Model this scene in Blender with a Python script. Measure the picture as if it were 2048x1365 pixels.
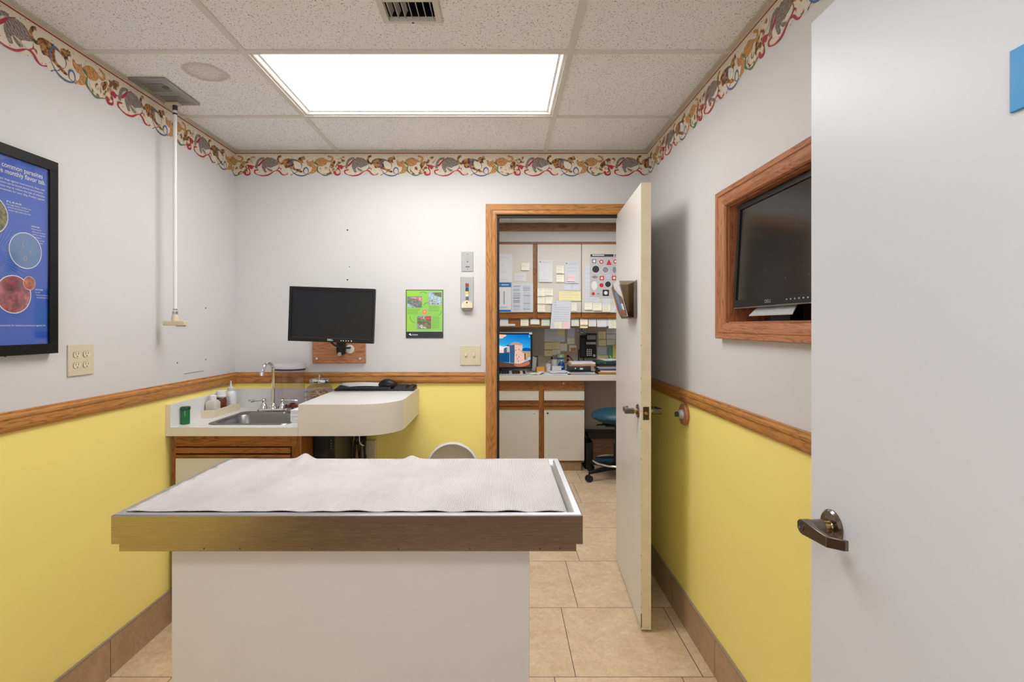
import bpy, bmesh, math, random
from mathutils import Vector, Matrix
from mathutils.geometry import tessellate_polygon
for o in list(bpy.data.objects): bpy.data.objects.remove(o)
sc = bpy.context.scene
COL = sc.collection
random.seed(7)
# ------------------------------------------------------------------ camera, world, exposure
F = 1045.0; CX, CY = 1002.0, 652.0; EYE = 1.407
cd = bpy.data.cameras.new('camera'); cam = bpy.data.objects.new('camera', cd); COL.objects.link(cam)
cam.location = (0, 0, EYE); cam.rotation_euler = (math.radians(90), 0, 0)
cd.sensor_width = 36.0; cd.lens = F / 2048 * 36.0
cd.shift_x = (1024 - CX) / 2048; cd.shift_y = -(682.5 - CY) / 2048
cd.clip_start = 0.02
sc.camera = cam
w = bpy.data.worlds.new('world'); sc.world = w; w.use_nodes = True
w.node_tree.nodes['Background'].inputs[0].default_value = (0.9, 0.95, 1, 1)
w.node_tree.nodes['Background'].inputs[1].default_value = 1.6
sc.view_settings.view_transform = 'Standard'; sc.view_settings.look = 'None'
sc.view_settings.exposure = 1.1; sc.view_settings.gamma = 1.0
sc.view_settings.use_curve_mapping = False
LIGHT_MAIN, LIGHT_REAR, LIGHT_BACK = 6.0, 5.0, 6.0      # lens radiance: visible troffer, then the added unseen rear and office ones

# ------------------------------------------------------------------ materials
def lin(c):
    if max(c) > 1.0: c = [v / 255 for v in c]
    return tuple((v / 12.92 if v <= 0.04045 else ((v + 0.055) / 1.055) ** 2.4) for v in c) + (1,)
MATS = {}
class NT:
    def __init__(s, name):
        s.m = bpy.data.materials.new(name); s.m.use_nodes = True; s.t = s.m.node_tree
        s.b = s.t.nodes['Principled BSDF']; s.out = s.t.nodes['Material Output']
    def n(s, typ, **kw):
        nd = s.t.nodes.new(typ)
        for k, v in kw.items(): setattr(nd, k, v)
        return nd
    def l(s, a, b): s.t.links.new(a, b)
    def val(s, sock, v):
        if hasattr(v, 'node') or isinstance(v, bpy.types.NodeSocket): s.l(v, sock)
        else: sock.default_value = v
    def math(s, op, a, b=0.0, c=0.0):
        nd = s.n('ShaderNodeMath', operation=op)
        s.val(nd.inputs[0], a); s.val(nd.inputs[1], b); s.val(nd.inputs[2], c)
        return nd.outputs[0]
    def pos(s, scale=(1, 1, 1), rot=(0, 0, 0), loc=(0, 0, 0)):
        g = s.n('ShaderNodeNewGeometry'); mp = s.n('ShaderNodeMapping')
        mp.inputs['Scale'].default_value = scale; mp.inputs['Rotation'].default_value = rot; mp.inputs['Location'].default_value = loc
        s.l(g.outputs['Position'], mp.inputs[0]); return mp.outputs[0]
    def noise(s, vec, scale, detail=3, rough=.5):
        nd = s.n('ShaderNodeTexNoise'); s.l(vec, nd.inputs['Vector'])
        nd.inputs['Scale'].default_value = scale; nd.inputs['Detail'].default_value = detail; nd.inputs['Roughness'].default_value = rough
        return nd.outputs['Fac']
    def ramp(s, fac, stops, interp='LINEAR'):
        nd = s.n('ShaderNodeValToRGB'); cr = nd.color_ramp; cr.interpolation = interp
        while len(cr.elements) < len(stops): cr.elements.new(.5)
        for e, (p, c) in zip(cr.elements, stops):
            e.position = p; e.color = lin(c) if not isinstance(c, float) else (c, c, c, 1)
        s.l(fac, nd.inputs[0]); return nd.outputs[0]
    def mix(s, fac, a, b, mode='MIX'):
        nd = s.n('ShaderNodeMix', data_type='RGBA', blend_type=mode)
        s.val(nd.inputs[0], fac)
        for sock, v in ((nd.inputs[6], a), (nd.inputs[7], b)):
            if isinstance(v, tuple): sock.default_value = v if len(v) == 4 else lin(v)
            else: s.l(v, sock)
        return nd.outputs[2]
    def bump(s, h, strength=.2, dist=.002):
        nd = s.n('ShaderNodeBump'); nd.inputs['Strength'].default_value = strength; nd.inputs['Distance'].default_value = dist
        s.l(h, nd.inputs['Height']); s.l(nd.outputs[0], s.b.inputs['Normal'])
def mat(name, c, rough=.5, metal=0, var=0, vscale=8, bump=0, bscale=200, spec=.5, coat=0, emit=0):
    if name in MATS: return MATS[name]
    t = NT(name)
    t.b.inputs['Roughness'].default_value = rough; t.b.inputs['Metallic'].default_value = metal
    t.b.inputs['Specular IOR Level'].default_value = spec
    if coat: t.b.inputs['Coat Weight'].default_value = coat; t.b.inputs['Coat Roughness'].default_value = .05
    if var:
        f = t.noise(t.pos(), vscale, 4)
        a = tuple(max(0, v - var) for v in c); b = tuple(min(255, v + var) for v in c)
        t.l(t.ramp(f, [(.3, a), (.7, b)]), t.b.inputs['Base Color'])
    else: t.b.inputs['Base Color'].default_value = lin(c)
    if bump: t.bump(t.noise(t.pos(), bscale, 2), bump, .001)
    if emit:
        t.b.inputs['Emission Color'].default_value = lin(c); t.b.inputs['Emission Strength'].default_value = emit
    MATS[name] = t.m; return t.m
def oak(name, axis, dark=(104, 56, 20), light=(176, 112, 52), scale=1.0, rough=.38):
    if name in MATS: return MATS[name]
    t = NT(name); k = 'xyz'.index(axis)
    def st(a, b):
        q = [a * scale] * 3; q[k] = b * scale; return tuple(q)
    n0 = t.noise(t.pos(st(9, 1.1), loc=(3, 1, 7)), 1.7, 3, .5)            # cathedral figure
    rings = t.math('PINGPONG', t.math('MULTIPLY', n0, 16.0), .5)
    n1 = t.noise(t.pos(st(60, 3.2)), 1.2, 5, .65)                          # streaks
    fine = t.noise(t.pos(st(300, 14)), 1.3, 2)                            # pores
    f = t.math('ADD', t.math('MULTIPLY', n1, .55), t.math('ADD', t.math('MULTIPLY', t.math('POWER', t.math('MULTIPLY', rings, 2.0), .6), .26), t.math('MULTIPLY', fine, .35)))
    mid = tuple(a * .35 + b * .65 for a, b in zip(dark, light))
    t.l(t.ramp(f, [(.40, dark), (.54, mid), (.72, light)]), t.b.inputs['Base Color'])
    t.b.inputs['Roughness'].default_value = rough
    t.bump(fine, .2, .0006)
    MATS[name] = t.m; return t.m
OX, OY, OZ = (oak('oak_grain_' + a, a, (134, 84, 38), (196, 136, 72)) for a in 'xyz')
RX, RY, RZ = (oak('red_oak_grain_' + a, a, (128, 76, 46), (186, 124, 84)) for a in 'xyz')
CX_, CZ_ = (oak('cabinet_oak_grain_' + a, a, (88, 48, 14), (158, 98, 36)) for a in 'xz')
wall_white = mat('wall_white_paint', (212, 211, 211), .55, var=1.5, vscale=1.5, bump=.12, bscale=260)
wall_yellow = mat('wall_yellow_paint', (255, 236, 138), .5, var=2, vscale=1.5, bump=.12, bscale=260)
wall_taupe = mat('wall_taupe_paint', (176, 166, 150), .6, var=2, bump=.1)
dark_dot = mat('dark_hole', (50, 44, 40), .8)
red_dot = mat('red_plug', (110, 40, 34), .7)
laminate = mat('almond_laminate', (222, 214, 202), .32, var=1.5, vscale=5)
laminate_top = mat('white_laminate', (226, 226, 226), .3, var=1)
ivory = mat('ivory_laminate', (216, 211, 200), .38, var=1.5, vscale=4)
door_paint = mat('door_cream_paint', (228, 225, 217), .28, var=2, vscale=5, bump=.06, bscale=90)
door_paint2 = mat('door_white_paint', (214, 218, 227), .4, var=1.2, vscale=2, bump=.1, bscale=150)
door_edge = mat('door_edge_paint', (226, 212, 182), .4, var=5, vscale=22)
steel = mat('steel_plate', (168, 168, 166), .35, .9, bump=.05)
chrome = mat('chrome', (225, 226, 228), .07, 1)
bronze = mat('aged_bronze', (122, 112, 102), .22, .95)
brass = mat('brass', (190, 160, 96), .3, 1)
black_plastic = mat('black_plastic', (18, 19, 21), .42, bump=.05, spec=.35)
black_gloss = mat('black_screen', (17, 19, 21), .3)
black_rubber = mat('black_rubber', (18, 18, 19), .6)
dark_grey = mat('dark_grey_plastic', (52, 54, 58), .45)
silver_plastic = mat('silver_plastic', (176, 178, 182), .35, .3)
beige_plastic = mat('beige_plastic', (214, 202, 174), .4)
cream_plastic = mat('cream_plastic', (228, 214, 184), .42)
white_plastic = mat('white_plastic', (232, 232, 234), .35)
paper = mat('white_paper', (226, 228, 232), .8, var=2, vscale=20)
note_y = mat('pale_yellow_paper', (244, 241, 222), .8, var=3, vscale=20)
note_yy = mat('yellow_paper', (240, 233, 178), .8, var=3, vscale=20)
note_g = mat('pale_green_paper', (222, 232, 220), .8)
note_p = mat('pink_paper', (240, 214, 216), .8)
ink = mat('grey_ink', (160, 162, 172), .8)
ink_dark = mat('dark_ink', (70, 74, 84), .8)
white_print = mat('white_print', (236, 238, 242), .6)
grid_metal = mat('ceiling_grid_paint', (218, 214, 204), .45)

# ceiling tile: dark fissures and pin holes, ringed water stain
def ceiling_mat():
    t = NT('acoustic_tile')
    v = t.pos()
    n1 = t.noise(t.pos((1, 1, 1)), 150, 2, .6)
    vor = t.n('ShaderNodeTexVoronoi'); vor.inputs['Scale'].default_value = 165; vor.inputs['Randomness'].default_value = 1
    warp = t.n('ShaderNodeMapping'); warp.inputs['Scale'].default_value = (1, 1, 1)
    # stretch directions mixed by low noise -> short worm-like dashes
    a = t.n('ShaderNodeTexVoronoi'); a.inputs['Scale'].default_value = 105; t.l(t.pos((1.7, .55, 1), (0, 0, .6)), a.inputs['Vector'])
    b = t.n('ShaderNodeTexVoronoi'); b.inputs['Scale'].default_value = 105; t.l(t.pos((.55, 1.7, 1), (0, 0, .3), (4, 2, 0)), b.inputs['Vector'])
    t.l(v, vor.inputs['Vector'])
    ma = t.math('LESS_THAN', a.outputs['Distance'], .20); mb = t.math('LESS_THAN', b.outputs['Distance'], .20)
    sel = t.math('GREATER_THAN', t.noise(v, 45, 2), .5)
    d1 = t.math('MULTIPLY', ma, sel); d2 = t.math('MULTIPLY', mb, t.math('SUBTRACT', 1.0, sel))
    gate = t.math('GREATER_THAN', t.noise(v, 70, 2), .42)
    dash = t.math('MULTIPLY', t.math('ADD', d1, d2), gate)
    pins = t.math('LESS_THAN', vor.outputs['Distance'], .21)
    holes = t.math('MINIMUM', t.math('ADD', t.math('MULTIPLY', dash, .9), t.math('MULTIPLY', pins, .65)), 1.0)
    base = t.ramp(t.noise(v, 3, 3), [(.3, (240, 239, 236)), (.7, (243, 242, 239))])
    c = t.mix(holes, base, (98, 84, 68))
    sep = t.n('ShaderNodeSeparateXYZ'); t.l(v, sep.inputs[0])
    dx = t.math('DIVIDE', t.math('ADD', sep.outputs[0], 1.205), .092)
    dy = t.math('DIVIDE', t.math('SUBTRACT', t.math('ADD', sep.outputs[1], t.math('MULTIPLY', sep.outputs[0], .0)), 2.128), .088)
    r = t.math('SQRT', t.math('ADD', t.math('MULTIPLY', dx, dx), t.math('MULTIPLY', dy, dy)))
    r = t.math('ADD', r, t.math('MULTIPLY', t.math('SUBTRACT', t.noise(v, 9, 3), .5), .5))
    st = t.ramp(r, [(0, .3), (.5, .45), (.85, .9), (1.0, 0.0)])
    c = t.mix(t.math('MULTIPLY', st, .55), c, (150, 122, 84))
    t.l(c, t.b.inputs['Base Color']); t.b.inputs['Roughness'].default_value = .9
    t.bump(t.math('SUBTRACT', 1.0, holes), .35, .002)
    return t.m
def stone_mat(name, lo, hi, joints):
    t = NT(name)
    v = t.pos()
    sep = t.n('ShaderNodeSeparateXYZ'); t.l(v, sep.inputs[0]); X, Y, Z = sep.outputs
    P = .515
    row = t.math('FLOOR', t.math('DIVIDE', t.math('SUBTRACT', Y, 2.0916), P))
    xs = t.math('DIVIDE', t.math('SUBTRACT', X, t.math('ADD', .299, t.math('MULTIPLY', row, .0855))), .51)
    colm = t.math('FLOOR', xs)
    cmb = t.n('ShaderNodeCombineXYZ'); t.l(row, cmb.inputs[1]); t.l(colm, cmb.inputs[0])
    off = t.n('ShaderNodeVectorMath', operation='MULTIPLY'); t.l(cmb.outputs[0], off.inputs[0]); off.inputs[1].default_value = (3.7, 5.3, 0)
    add = t.n('ShaderNodeVectorMath', operation='ADD'); t.l(v, add.inputs[0]); t.l(off.outputs[0], add.inputs[1])
    n1 = t.noise(add.outputs[0], 5, 5, .6)
    n2 = t.noise(add.outputs[0], 22, 6, .75)
    n3 = t.noise(add.outputs[0], 7, 8, .8)
    vein = t.math('ABSOLUTE', t.math('SUBTRACT', n3, .5))
    f = t.math('ADD', t.math('MULTIPLY', n1, .5), t.math('MULTIPLY', n2, .5))
    base = t.ramp(f, [(.36, lo), (.64, hi)])
    base = t.mix(t.ramp(vein, [(0, .45), (.02, .0)]), base, tuple(q * .78 for q in lo))
    if joints:
        fy = t.math('FRACT', t.math('DIVIDE', t.math('SUBTRACT', Y, 2.0916), P)); fx = t.math('FRACT', xs)
        ey = t.math('MINIMUM', fy, t.math('SUBTRACT', 1.0, fy)); ex = t.math('MINIMUM', fx, t.math('SUBTRACT', 1.0, fx))
        g = t.math('LESS_THAN', t.math('MINIMUM', ey, ex), .0034)
    else:
        fy = t.math('FRACT', t.math('DIVIDE', t.math('SUBTRACT', Y, 2.0916), P))
        g = t.math('LESS_THAN', t.math('MINIMUM', fy, t.math('SUBTRACT', 1.0, fy)), .0034)
    base = t.mix(g, base, (70, 60, 50))
    t.l(base, t.b.inputs['Base Color']); t.b.inputs['Roughness'].default_value = .42
    t.bump(t.math('ADD', t.math('MULTIPLY', n2, .3), t.math('MULTIPLY', g, -1.0)), .2, .002)
    return t.m
def brushed_mat(name, c, rough, sx, aniso=.0):
    t = NT(name)
    n = t.noise(t.pos(sx), 1.0, 3)
    t.b.inputs['Base Color'].default_value = lin(c); t.b.inputs['Metallic'].default_value = 1
    t.l(t.ramp(n, [(.3, rough - .02), (.7, rough + .02)]), t.b.inputs['Roughness'])
    return t.m
ceil_m = ceiling_mat()
tile_floor = stone_mat('travertine_tile', (204, 174, 140), (230, 206, 174), True)
tile_base = stone_mat('travertine_base_tile', (166, 136, 106), (188, 158, 128), False)
brushed = brushed_mat('brushed_steel', (184, 170, 156), .27, (6, 6, 900))
brushed_top = brushed_mat('brushed_steel_top', (205, 208, 212), .34, (6, 900, 6))
sink_steel = brushed_mat('sink_steel', (140, 139, 140), .34, (400, 8, 8))
def clear_mat(name, tint, refl=.12, dens=1.0):
    t = NT(name)
    tr = t.n('ShaderNodeBsdfTransparent'); tr.inputs[0].default_value = lin(tint)
    gl = t.n('ShaderNodeBsdfGlossy'); gl.inputs['Roughness'].default_value = .04
    lw = t.n('ShaderNodeLayerWeight'); lw.inputs[0].default_value = .35
    mx = t.n('ShaderNodeMixShader')
    f = t.math('ADD', t.math('MULTIPLY', lw.outputs['Facing'], .45 * dens), refl * .4)
    t.l(f, mx.inputs[0]); t.l(tr.outputs[0], mx.inputs[1]); t.l(gl.outputs[0], mx.inputs[2])
    t.l(mx.outputs[0], t.out.inputs[0]); return t.m
clear = clear_mat('clear_plastic', (249, 247, 250), .08, .45)
glassy = clear_mat('clear_glass', (246, 242, 238), .14, .9)
pane = clear_mat('poster_glazing', (252, 252, 252), .08, .2)
smoky = clear_mat('smoky_plastic', (216, 208, 194), .14)
green_clear = mat('green_vial_plastic', (10, 104, 54), .15, spec=.6)
def emis(name, c, s):
    if name in MATS: return MATS[name]
    t = NT(name); e = t.n('ShaderNodeEmission'); e.inputs[0].default_value = lin(c); e.inputs[1].default_value = s
    t.l(e.outputs[0], t.out.inputs[0]); MATS[name] = t.m; return t.m
def fur(name, stops, scale, stretch=(1, 1, 1), wave=None):
    t = NT(name)
    if wave:
        wv = t.n('ShaderNodeTexWave', wave_type='BANDS', bands_direction='DIAGONAL'); t.l(t.pos(stretch), wv.inputs[0])
        wv.inputs['Scale'].default_value = wave; wv.inputs['Distortion'].default_value = 6; wv.inputs['Detail'].default_value = 2; wv.inputs['Detail Scale'].default_value = 2
        f = wv.outputs['Fac']
    else: f = t.noise(t.pos(stretch), scale, 3, .5)
    t.l(t.ramp(f, stops), t.b.inputs['Base Color']); t.b.inputs['Roughness'].default_value = .75
    return t.m
fur_calico = fur('calico_fur', [(.40, (80, 54, 34)), (.49, (150, 100, 56)), (.60, (190, 142, 88))], 75)
fur_orange = fur('orange_fur', [(.15, (168, 116, 66)), (.6, (208, 160, 104))], 40, wave=40)
fur_grey = fur('grey_fur', [(.2, (112, 100, 92)), (.7, (156, 146, 138))], 40, wave=44)
fur_spot = fur('spotted_fur', [(.42, (120, 80, 46)), (.5, (214, 190, 158)), (.6, (230, 218, 200))], 45)
fur_white = mat('white_fur', (228, 220, 208), .8)
bcream = mat('border_cream', (226, 214, 194), .6)
rib_red = mat('ribbon_red', (178, 40, 62), .6); rib_blue = mat('ribbon_blue', (86, 104, 146), .6); rib_green = mat('ribbon_green', (84, 124, 92), .6)
line_red = mat('line_red', (160, 26, 32), .6); confetti = mat('confetti', (104, 84, 76), .7)

# ------------------------------------------------------------------ mesh builder
ORG = {}
def smooth_closed(p, k=4):
    n = len(p); out = []
    for i in range(n):
        a, b, c, d = (Vector(p[(i + j) % n]) for j in (-1, 0, 1, 2))
        for q in range(k):
            t = q / k
            out.append(.5 * ((2 * b) + (c - a) * t + (2 * a - 5 * b + 4 * c - d) * t * t + (3 * b - a - 3 * c + d) * t ** 3))
    return out
def smooth_open(p, k=5):
    P = [Vector(q) for q in p]; P = [2 * P[0] - P[1]] + P + [2 * P[-1] - P[-2]]; out = []
    for i in range(1, len(P) - 2):
        a, b, c, d = P[i - 1:i + 3]
        for q in range(k):
            t = q / k
            out.append(.5 * ((2 * b) + (c - a) * t + (2 * a - 5 * b + 4 * c - d) * t * t + (3 * b - a - 3 * c + d) * t ** 3))
    out.append(P[-2]); return out
class Pl:
    """a drawing surface: origin, right, up, outward normal"""
    def __init__(s, o, u, v):
        s.o = Vector(o); s.u = Vector(u).normalized(); s.v = Vector(v).normalized(); s.n = s.u.cross(s.v)
    def __call__(s, a, b, h=0): return s.o + a * s.u + b * s.v + h * s.n
TXT = {}
def text_geo(s, bold=False):
    if s in TXT: return TXT[s]
    c = bpy.data.curves.new('t', 'FONT'); c.body = s; c.size = 1.0; c.resolution_u = 3
    if bold: c.offset = .008
    o = bpy.data.objects.new('t', c); COL.objects.link(o)
    dg = bpy.context.evaluated_depsgraph_get(); e = o.evaluated_get(dg); m = e.to_mesh()
    vs = [tuple(v.co)[:2] for v in m.vertices]; fs = [tuple(p.vertices) for p in m.polygons]
    e.to_mesh_clear(); bpy.data.objects.remove(o); bpy.data.curves.remove(c)
    TXT[s] = (vs, fs); return TXT[s]
class MB:
    def __init__(s): s.v = []; s.f = []; s.fm = []; s.mats = []
    def mi(s, m):
        if m not in s.mats: s.mats.append(m)
        return s.mats.index(m)
    def add(s, vs, fs, m):
        b = len(s.v); s.v += [Vector(v) for v in vs]; k = s.mi(m)
        for f in fs: s.f.append(tuple(b + i for i in f)); s.fm.append(k)
        return s
    def box(s, x0, x1, y0, y1, z0, z1, m, M=None):
        vs = [Vector((x, y, z)) for z in (z0, z1) for y in (y0, y1) for x in (x0, x1)]
        if M: vs = [M @ v for v in vs]
        return s.add(vs, [(0, 2, 3, 1), (4, 5, 7, 6), (0, 1, 5, 4), (2, 6, 7, 3), (0, 4, 6, 2), (1, 3, 7, 5)], m)
    def loft(s, rings, m, closed=True, cap=True):
        n = len(rings[0]); vs = [p for r in rings for p in r]; fs = []
        for i in range(len(rings) - 1):
            for j in range(n if closed else n - 1):
                k = (j + 1) % n; fs.append((i * n + j, i * n + k, (i + 1) * n + k, (i + 1) * n + j))
        if cap: fs += [tuple(range(n - 1, -1, -1)), tuple((len(rings) - 1) * n + j for j in range(n))]
        return s.add(vs, fs, m)
    def lathe(s, c, prof, m, axis='z', seg=32, cap=True, sx=1, sy=1):
        c = Vector(c); rings = []
        for r, h in prof:
            ring = []
            for i in range(seg):
                a = 2 * math.pi * i / seg; u, v = r * math.cos(a) * sx, r * math.sin(a) * sy
                d = {'z': (u, v, h), 'x': (h, u, v), 'y': (v, h, u)}[axis]
                ring.append(c + Vector(d))
            rings.append(ring)
        return s.loft(rings, m, True, cap)
    def tube(s, pts, r, m, seg=10, smooth=True, cap=True):
        P = smooth_open(pts, 6) if smooth and len(pts) > 2 else [Vector(p) for p in pts]
        rings = []; up = None
        for i, p in enumerate(P):
            t = (P[min(i + 1, len(P) - 1)] - P[max(i - 1, 0)]).normalized()
            if up is None: up = t.orthogonal().normalized()
            up = (up - t * up.dot(t)).normalized(); sd = t.cross(up)
            rr = r if not callable(r) else r(i / (len(P) - 1))
            rings.append([p + rr * (math.cos(2 * math.pi * k / seg) * up + math.sin(2 * math.pi * k / seg) * sd) for k in range(seg)])
        return s.loft(rings, m, True, cap)
    def prism(s, poly, fn0, fn1, m):
        """polygon in 2D, both faces placed by functions"""
        n = len(poly); tri = tessellate_polygon([[Vector((p[0], p[1], 0)) for p in poly]])
        vs = [fn0(p) for p in poly] + [fn1(p) for p in poly]
        fs = [tuple(t) for t in tri] + [tuple(n + i for i in t[::-1]) for t in tri] + [(i, (i + 1) % n, n + (i + 1) % n, n + i) for i in range(n)]
        return s.add(vs, fs, m)
    # flat drawing
    def poly2(s, pl, pts, h, m, smooth=0):
        P = smooth_closed([Vector((p[0], p[1])) for p in pts], smooth) if smooth else [Vector(p) for p in pts]
        tri = tessellate_polygon([[Vector((p[0], p[1], 0)) for p in P]])
        return s.add([pl(p[0], p[1], h) for p in P], [tuple(t) for t in tri], m)
    def rect2(s, pl, a0, b0, a1, b1, h, m): return s.add([pl(a0, b0, h), pl(a1, b0, h), pl(a1, b1, h), pl(a0, b1, h)], [(0, 1, 2, 3)], m)
    def disc2(s, pl, a, b, r, h, m, seg=32, ry=None):
        ry = ry or r
        return s.add([pl(a + r * math.cos(2 * math.pi * i / seg), b + ry * math.sin(2 * math.pi * i / seg), h) for i in range(seg)], [tuple(range(seg))], m)
    def line2(s, pl, pts, wd, h, m, smooth=4):
        P = smooth_open([Vector((p[0], p[1])) for p in pts], smooth) if smooth and len(pts) > 2 else [Vector((p[0], p[1])) for p in pts]
        vs = []
        for i, p in enumerate(P):
            t = (P[min(i + 1, len(P) - 1)] - P[max(i - 1, 0)]); t.normalize(); nn = Vector((-t.y, t.x))
            ww = wd if not callable(wd) else wd(i / (len(P) - 1))
            hh = h if not isinstance(h, tuple) else h[0] + (h[1] - h[0]) * i / (len(P) - 1)
            vs += [pl(*(p + nn * ww / 2), hh), pl(*(p - nn * ww / 2), hh)]
        return s.add(vs, [(2 * i, 2 * i + 1, 2 * i + 3, 2 * i + 2) for i in range(len(P) - 1)], m)
    def text2(s, pl, txt, a, b, size, h, m, width=None, align='l', bold=False):
        vs, fs = text_geo(txt, bold)
        x0 = min(v[0] for v in vs); x1 = max(v[0] for v in vs); k = size; kx = size if width is None else width / (x1 - x0)
        sh = {'l': 0, 'r': -(x1 - x0) * kx, 'c': -(x1 - x0) * kx / 2}[align]
        return s.add([pl(a + sh + (v[0] - x0) * kx, b + v[1] * k, h) for v in vs], fs, m)
    def build(s, name, parent=None, bevel=0, smooth=True, local=False, angle=35, origin=None, seg=2):
        me = bpy.data.meshes.new(name)
        if parent is not None: org = Vector((0, 0, 0)) if local else ORG[parent.name]
        elif origin is not None: org = Vector(origin)
        else:
            lo = [min(v[i] for v in s.v) for i in range(3)]; hi = [max(v[i] for v in s.v) for i in range(3)]
            org = Vector(((lo[0] + hi[0]) / 2, (lo[1] + hi[1]) / 2, lo[2]))
        me.from_pydata([tuple(v - org) for v in s.v], [], s.f)
        for m in s.mats: me.materials.append(m)
        for p, k in zip(me.polygons, s.fm): p.material_index = k; p.use_smooth = smooth
        bm = bmesh.new(); bm.from_mesh(me)
        if not getattr(s, 'flat', False): bmesh.ops.recalc_face_normals(bm, faces=bm.faces)
        bm.to_mesh(me); bm.free(); me.update()
        if smooth: me.set_sharp_from_angle(angle=math.radians(angle))
        o = bpy.data.objects.new(name, me); COL.objects.link(o)
        if parent is not None: o.parent = parent; ORG[o.name] = org
        else: o.location = org; ORG[o.name] = org
        if bevel:
            b = o.modifiers.new('bevel', 'BEVEL'); b.width = bevel; b.segments = seg; b.limit_method = 'ANGLE'; b.angle_limit = math.radians(40)
            b.harden_normals = False
        return o
def tag(o, label, cat, group=None, kind=None):
    o['label'] = label; o['category'] = cat
    if group: o['group'] = group
    if kind: o['kind'] = kind
    return o
def empty(name, loc, rz=0, label=None, cat=None, group=None):
    o = bpy.data.objects.new(name, None); COL.objects.link(o); o.location = loc; o.rotation_euler = (0, 0, rz); o.empty_display_size = .05
    ORG[o.name] = Vector(loc)
    if label: tag(o, label, cat, group)
    return o
def struct(o): o['kind'] = 'structure'; return o
def at(px, py, D): return Vector(((px - CX) * D / F, D, EYE + (CY - py) * D / F))
def X(px, D): return (px - CX) * D / F
def Z(py, D): return EYE + (CY - py) * D / F

# ------------------------------------------------------------------ room shell
XL, XR, YB, YF, ZC = -1.573, .865, 3.09, -1.3, 2.439
RAIL = 1.10
DX0, DX1, DZ = -.028, .742, 2.070           # doorway in the far wall
BY0, BY1, BX0, BX1 = 3.21, 5.60, -.75, 2.3  # second room
m = MB(); m.box(XL - .1, XR + .3, .06, BY0 - .06, -.05, 0, tile_floor); struct(m.build('floor'))
m = MB(); m.box(XL - .1, XR + .3, YF, .06, -.05, 0, mat('hall_floor_for_reflection', (104, 74, 50), .5)); struct(m.build('floor'))  # unseen floor piece, dark brown chosen for what the steel table front reflects
m = MB(); m.box(BX0 - .1, BX1 + .1, BY0 - .06, BY1 + .1, -.05, 0, tile_floor); struct(m.build('floor'))
# left wall
m = MB(); m.box(XL - .1, XL, YF, YB + .12, 0, RAIL, wall_yellow); m.box(XL - .1, XL, YF, YB + .12, RAIL, 2.7, wall_white)
pl = Pl((XL, 0, 0), (0, 1, 0), (0, 0, 1)); pl.n = Vector((1, 0, 0))
for px, py, mm in ((354.3, 726.5, red_dot), (411.5, 719.5, red_dot), (411.2, 616.5, dark_dot), (10, 712, dark_dot)):
    D = XL * F / (px - CX); m.disc2(pl, D, Z(py, D), .0045, .0006, mm, 10)
Da, Db = XL * F / (367.5 - CX), XL * F / (407 - CX)
m.line2(pl, [(Da, Z(748.5, Da)), (Db, Z(742.3, Db))], .0022, .0006, dark_dot, 0)
struct(m.build('wall_left', smooth=False))
# far wall with the doorway
m = MB()
for (x0, x1) in ((XL - .1, DX0), (DX1, XR + .15)):
    m.box(x0, x1, YB, BY0, 0, RAIL, wall_yellow); m.box(x0, x1, YB, BY0, RAIL, 2.7, wall_white)
m.box(DX0, DX1, YB, BY0, DZ, 2.7, wall_white)
pb = Pl((0, YB, 0), (1, 0, 0), (0, 0, 1))
for px, py, r in ((695, 460.5, .005), (699, 534, .003), (695, 560, .005)):
    m.disc2(pb, X(px, YB), Z(py, YB), r, .0006, dark_dot, 10)
struct(m.build('wall_back', smooth=False))
# right wall with the recess for the screen
NY0, NY1, NZ0, NZ1, ND = 1.24, 1.985, 1.418, 1.862, .2
m = MB()
m.box(XR, XR + .12, YF, YB + .1, 0, 1.08, wall_yellow)
m.box(XR, XR + .12, YF, YB + .1, 1.08, NZ0, wall_white); m.box(XR, XR + .12, YF, YB + .1, NZ1, 2.7, wall_white)
m.box(XR, XR + .12, YF, NY0, NZ0, NZ1, wall_white); m.box(XR, XR + .12, NY1, YB + .1, NZ0, NZ1, wall_white)
struct(m.build('wall_right', smooth=False))
# unseen wall behind the camera, brown panelling put in for the table front's reflection
m = MB(); m.box(XL - .1, XR + .15, YF - .1, YF, 0, .9, oak('reflection_panelling', 'z', (96, 60, 34), (150, 104, 66)))
W0, W1_, WZ0, WZ1 = -1.1, .45, .9, 2.15
m.box(XL - .1, W0, YF - .1, YF, .9, WZ1, wall_white); m.box(W1_, XR + .15, YF - .1, YF, .9, WZ1, wall_white); m.box(XL - .1, XR + .15, YF - .1, YF, WZ1, 2.7, wall_white)
struct(m.build('wall_front', smooth=False))
pa = bpy.data.lights.new('added_window_portal', 'AREA'); pa.shape = 'RECTANGLE'; pa.size = W1_ - W0; pa.size_y = WZ1 - WZ0; pa.cycles.is_portal = True
po_ = bpy.data.objects.new('added_window_portal', pa); COL.objects.link(po_); po_.location = ((W0 + W1_) / 2, YF - .05, (WZ0 + WZ1) / 2); po_.rotation_euler = (math.radians(-90), 0, math.radians(180))
wf = bpy.data.objects.new('added_window_1', None); COL.objects.link(wf); wf.location = ((W0 + W1_) / 2, YF, WZ0); ORG['added_window_1'] = Vector(wf.location); struct(wf)  # window invented behind the camera, its daylight lifts ceiling and walls
m = MB()
for (a, b, c, d) in ((W0, W1_, WZ0, WZ0 + .04), (W0, W1_, WZ1 - .04, WZ1), (W0, W0 + .04, WZ0 + .04, WZ1 - .04), (W1_ - .04, W1_, WZ0 + .04, WZ1 - .04), (-.345, -.305, WZ0 + .04, WZ1 - .04)): m.box(a, b, YF - .08, YF - .02, c, d, OZ)
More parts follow.
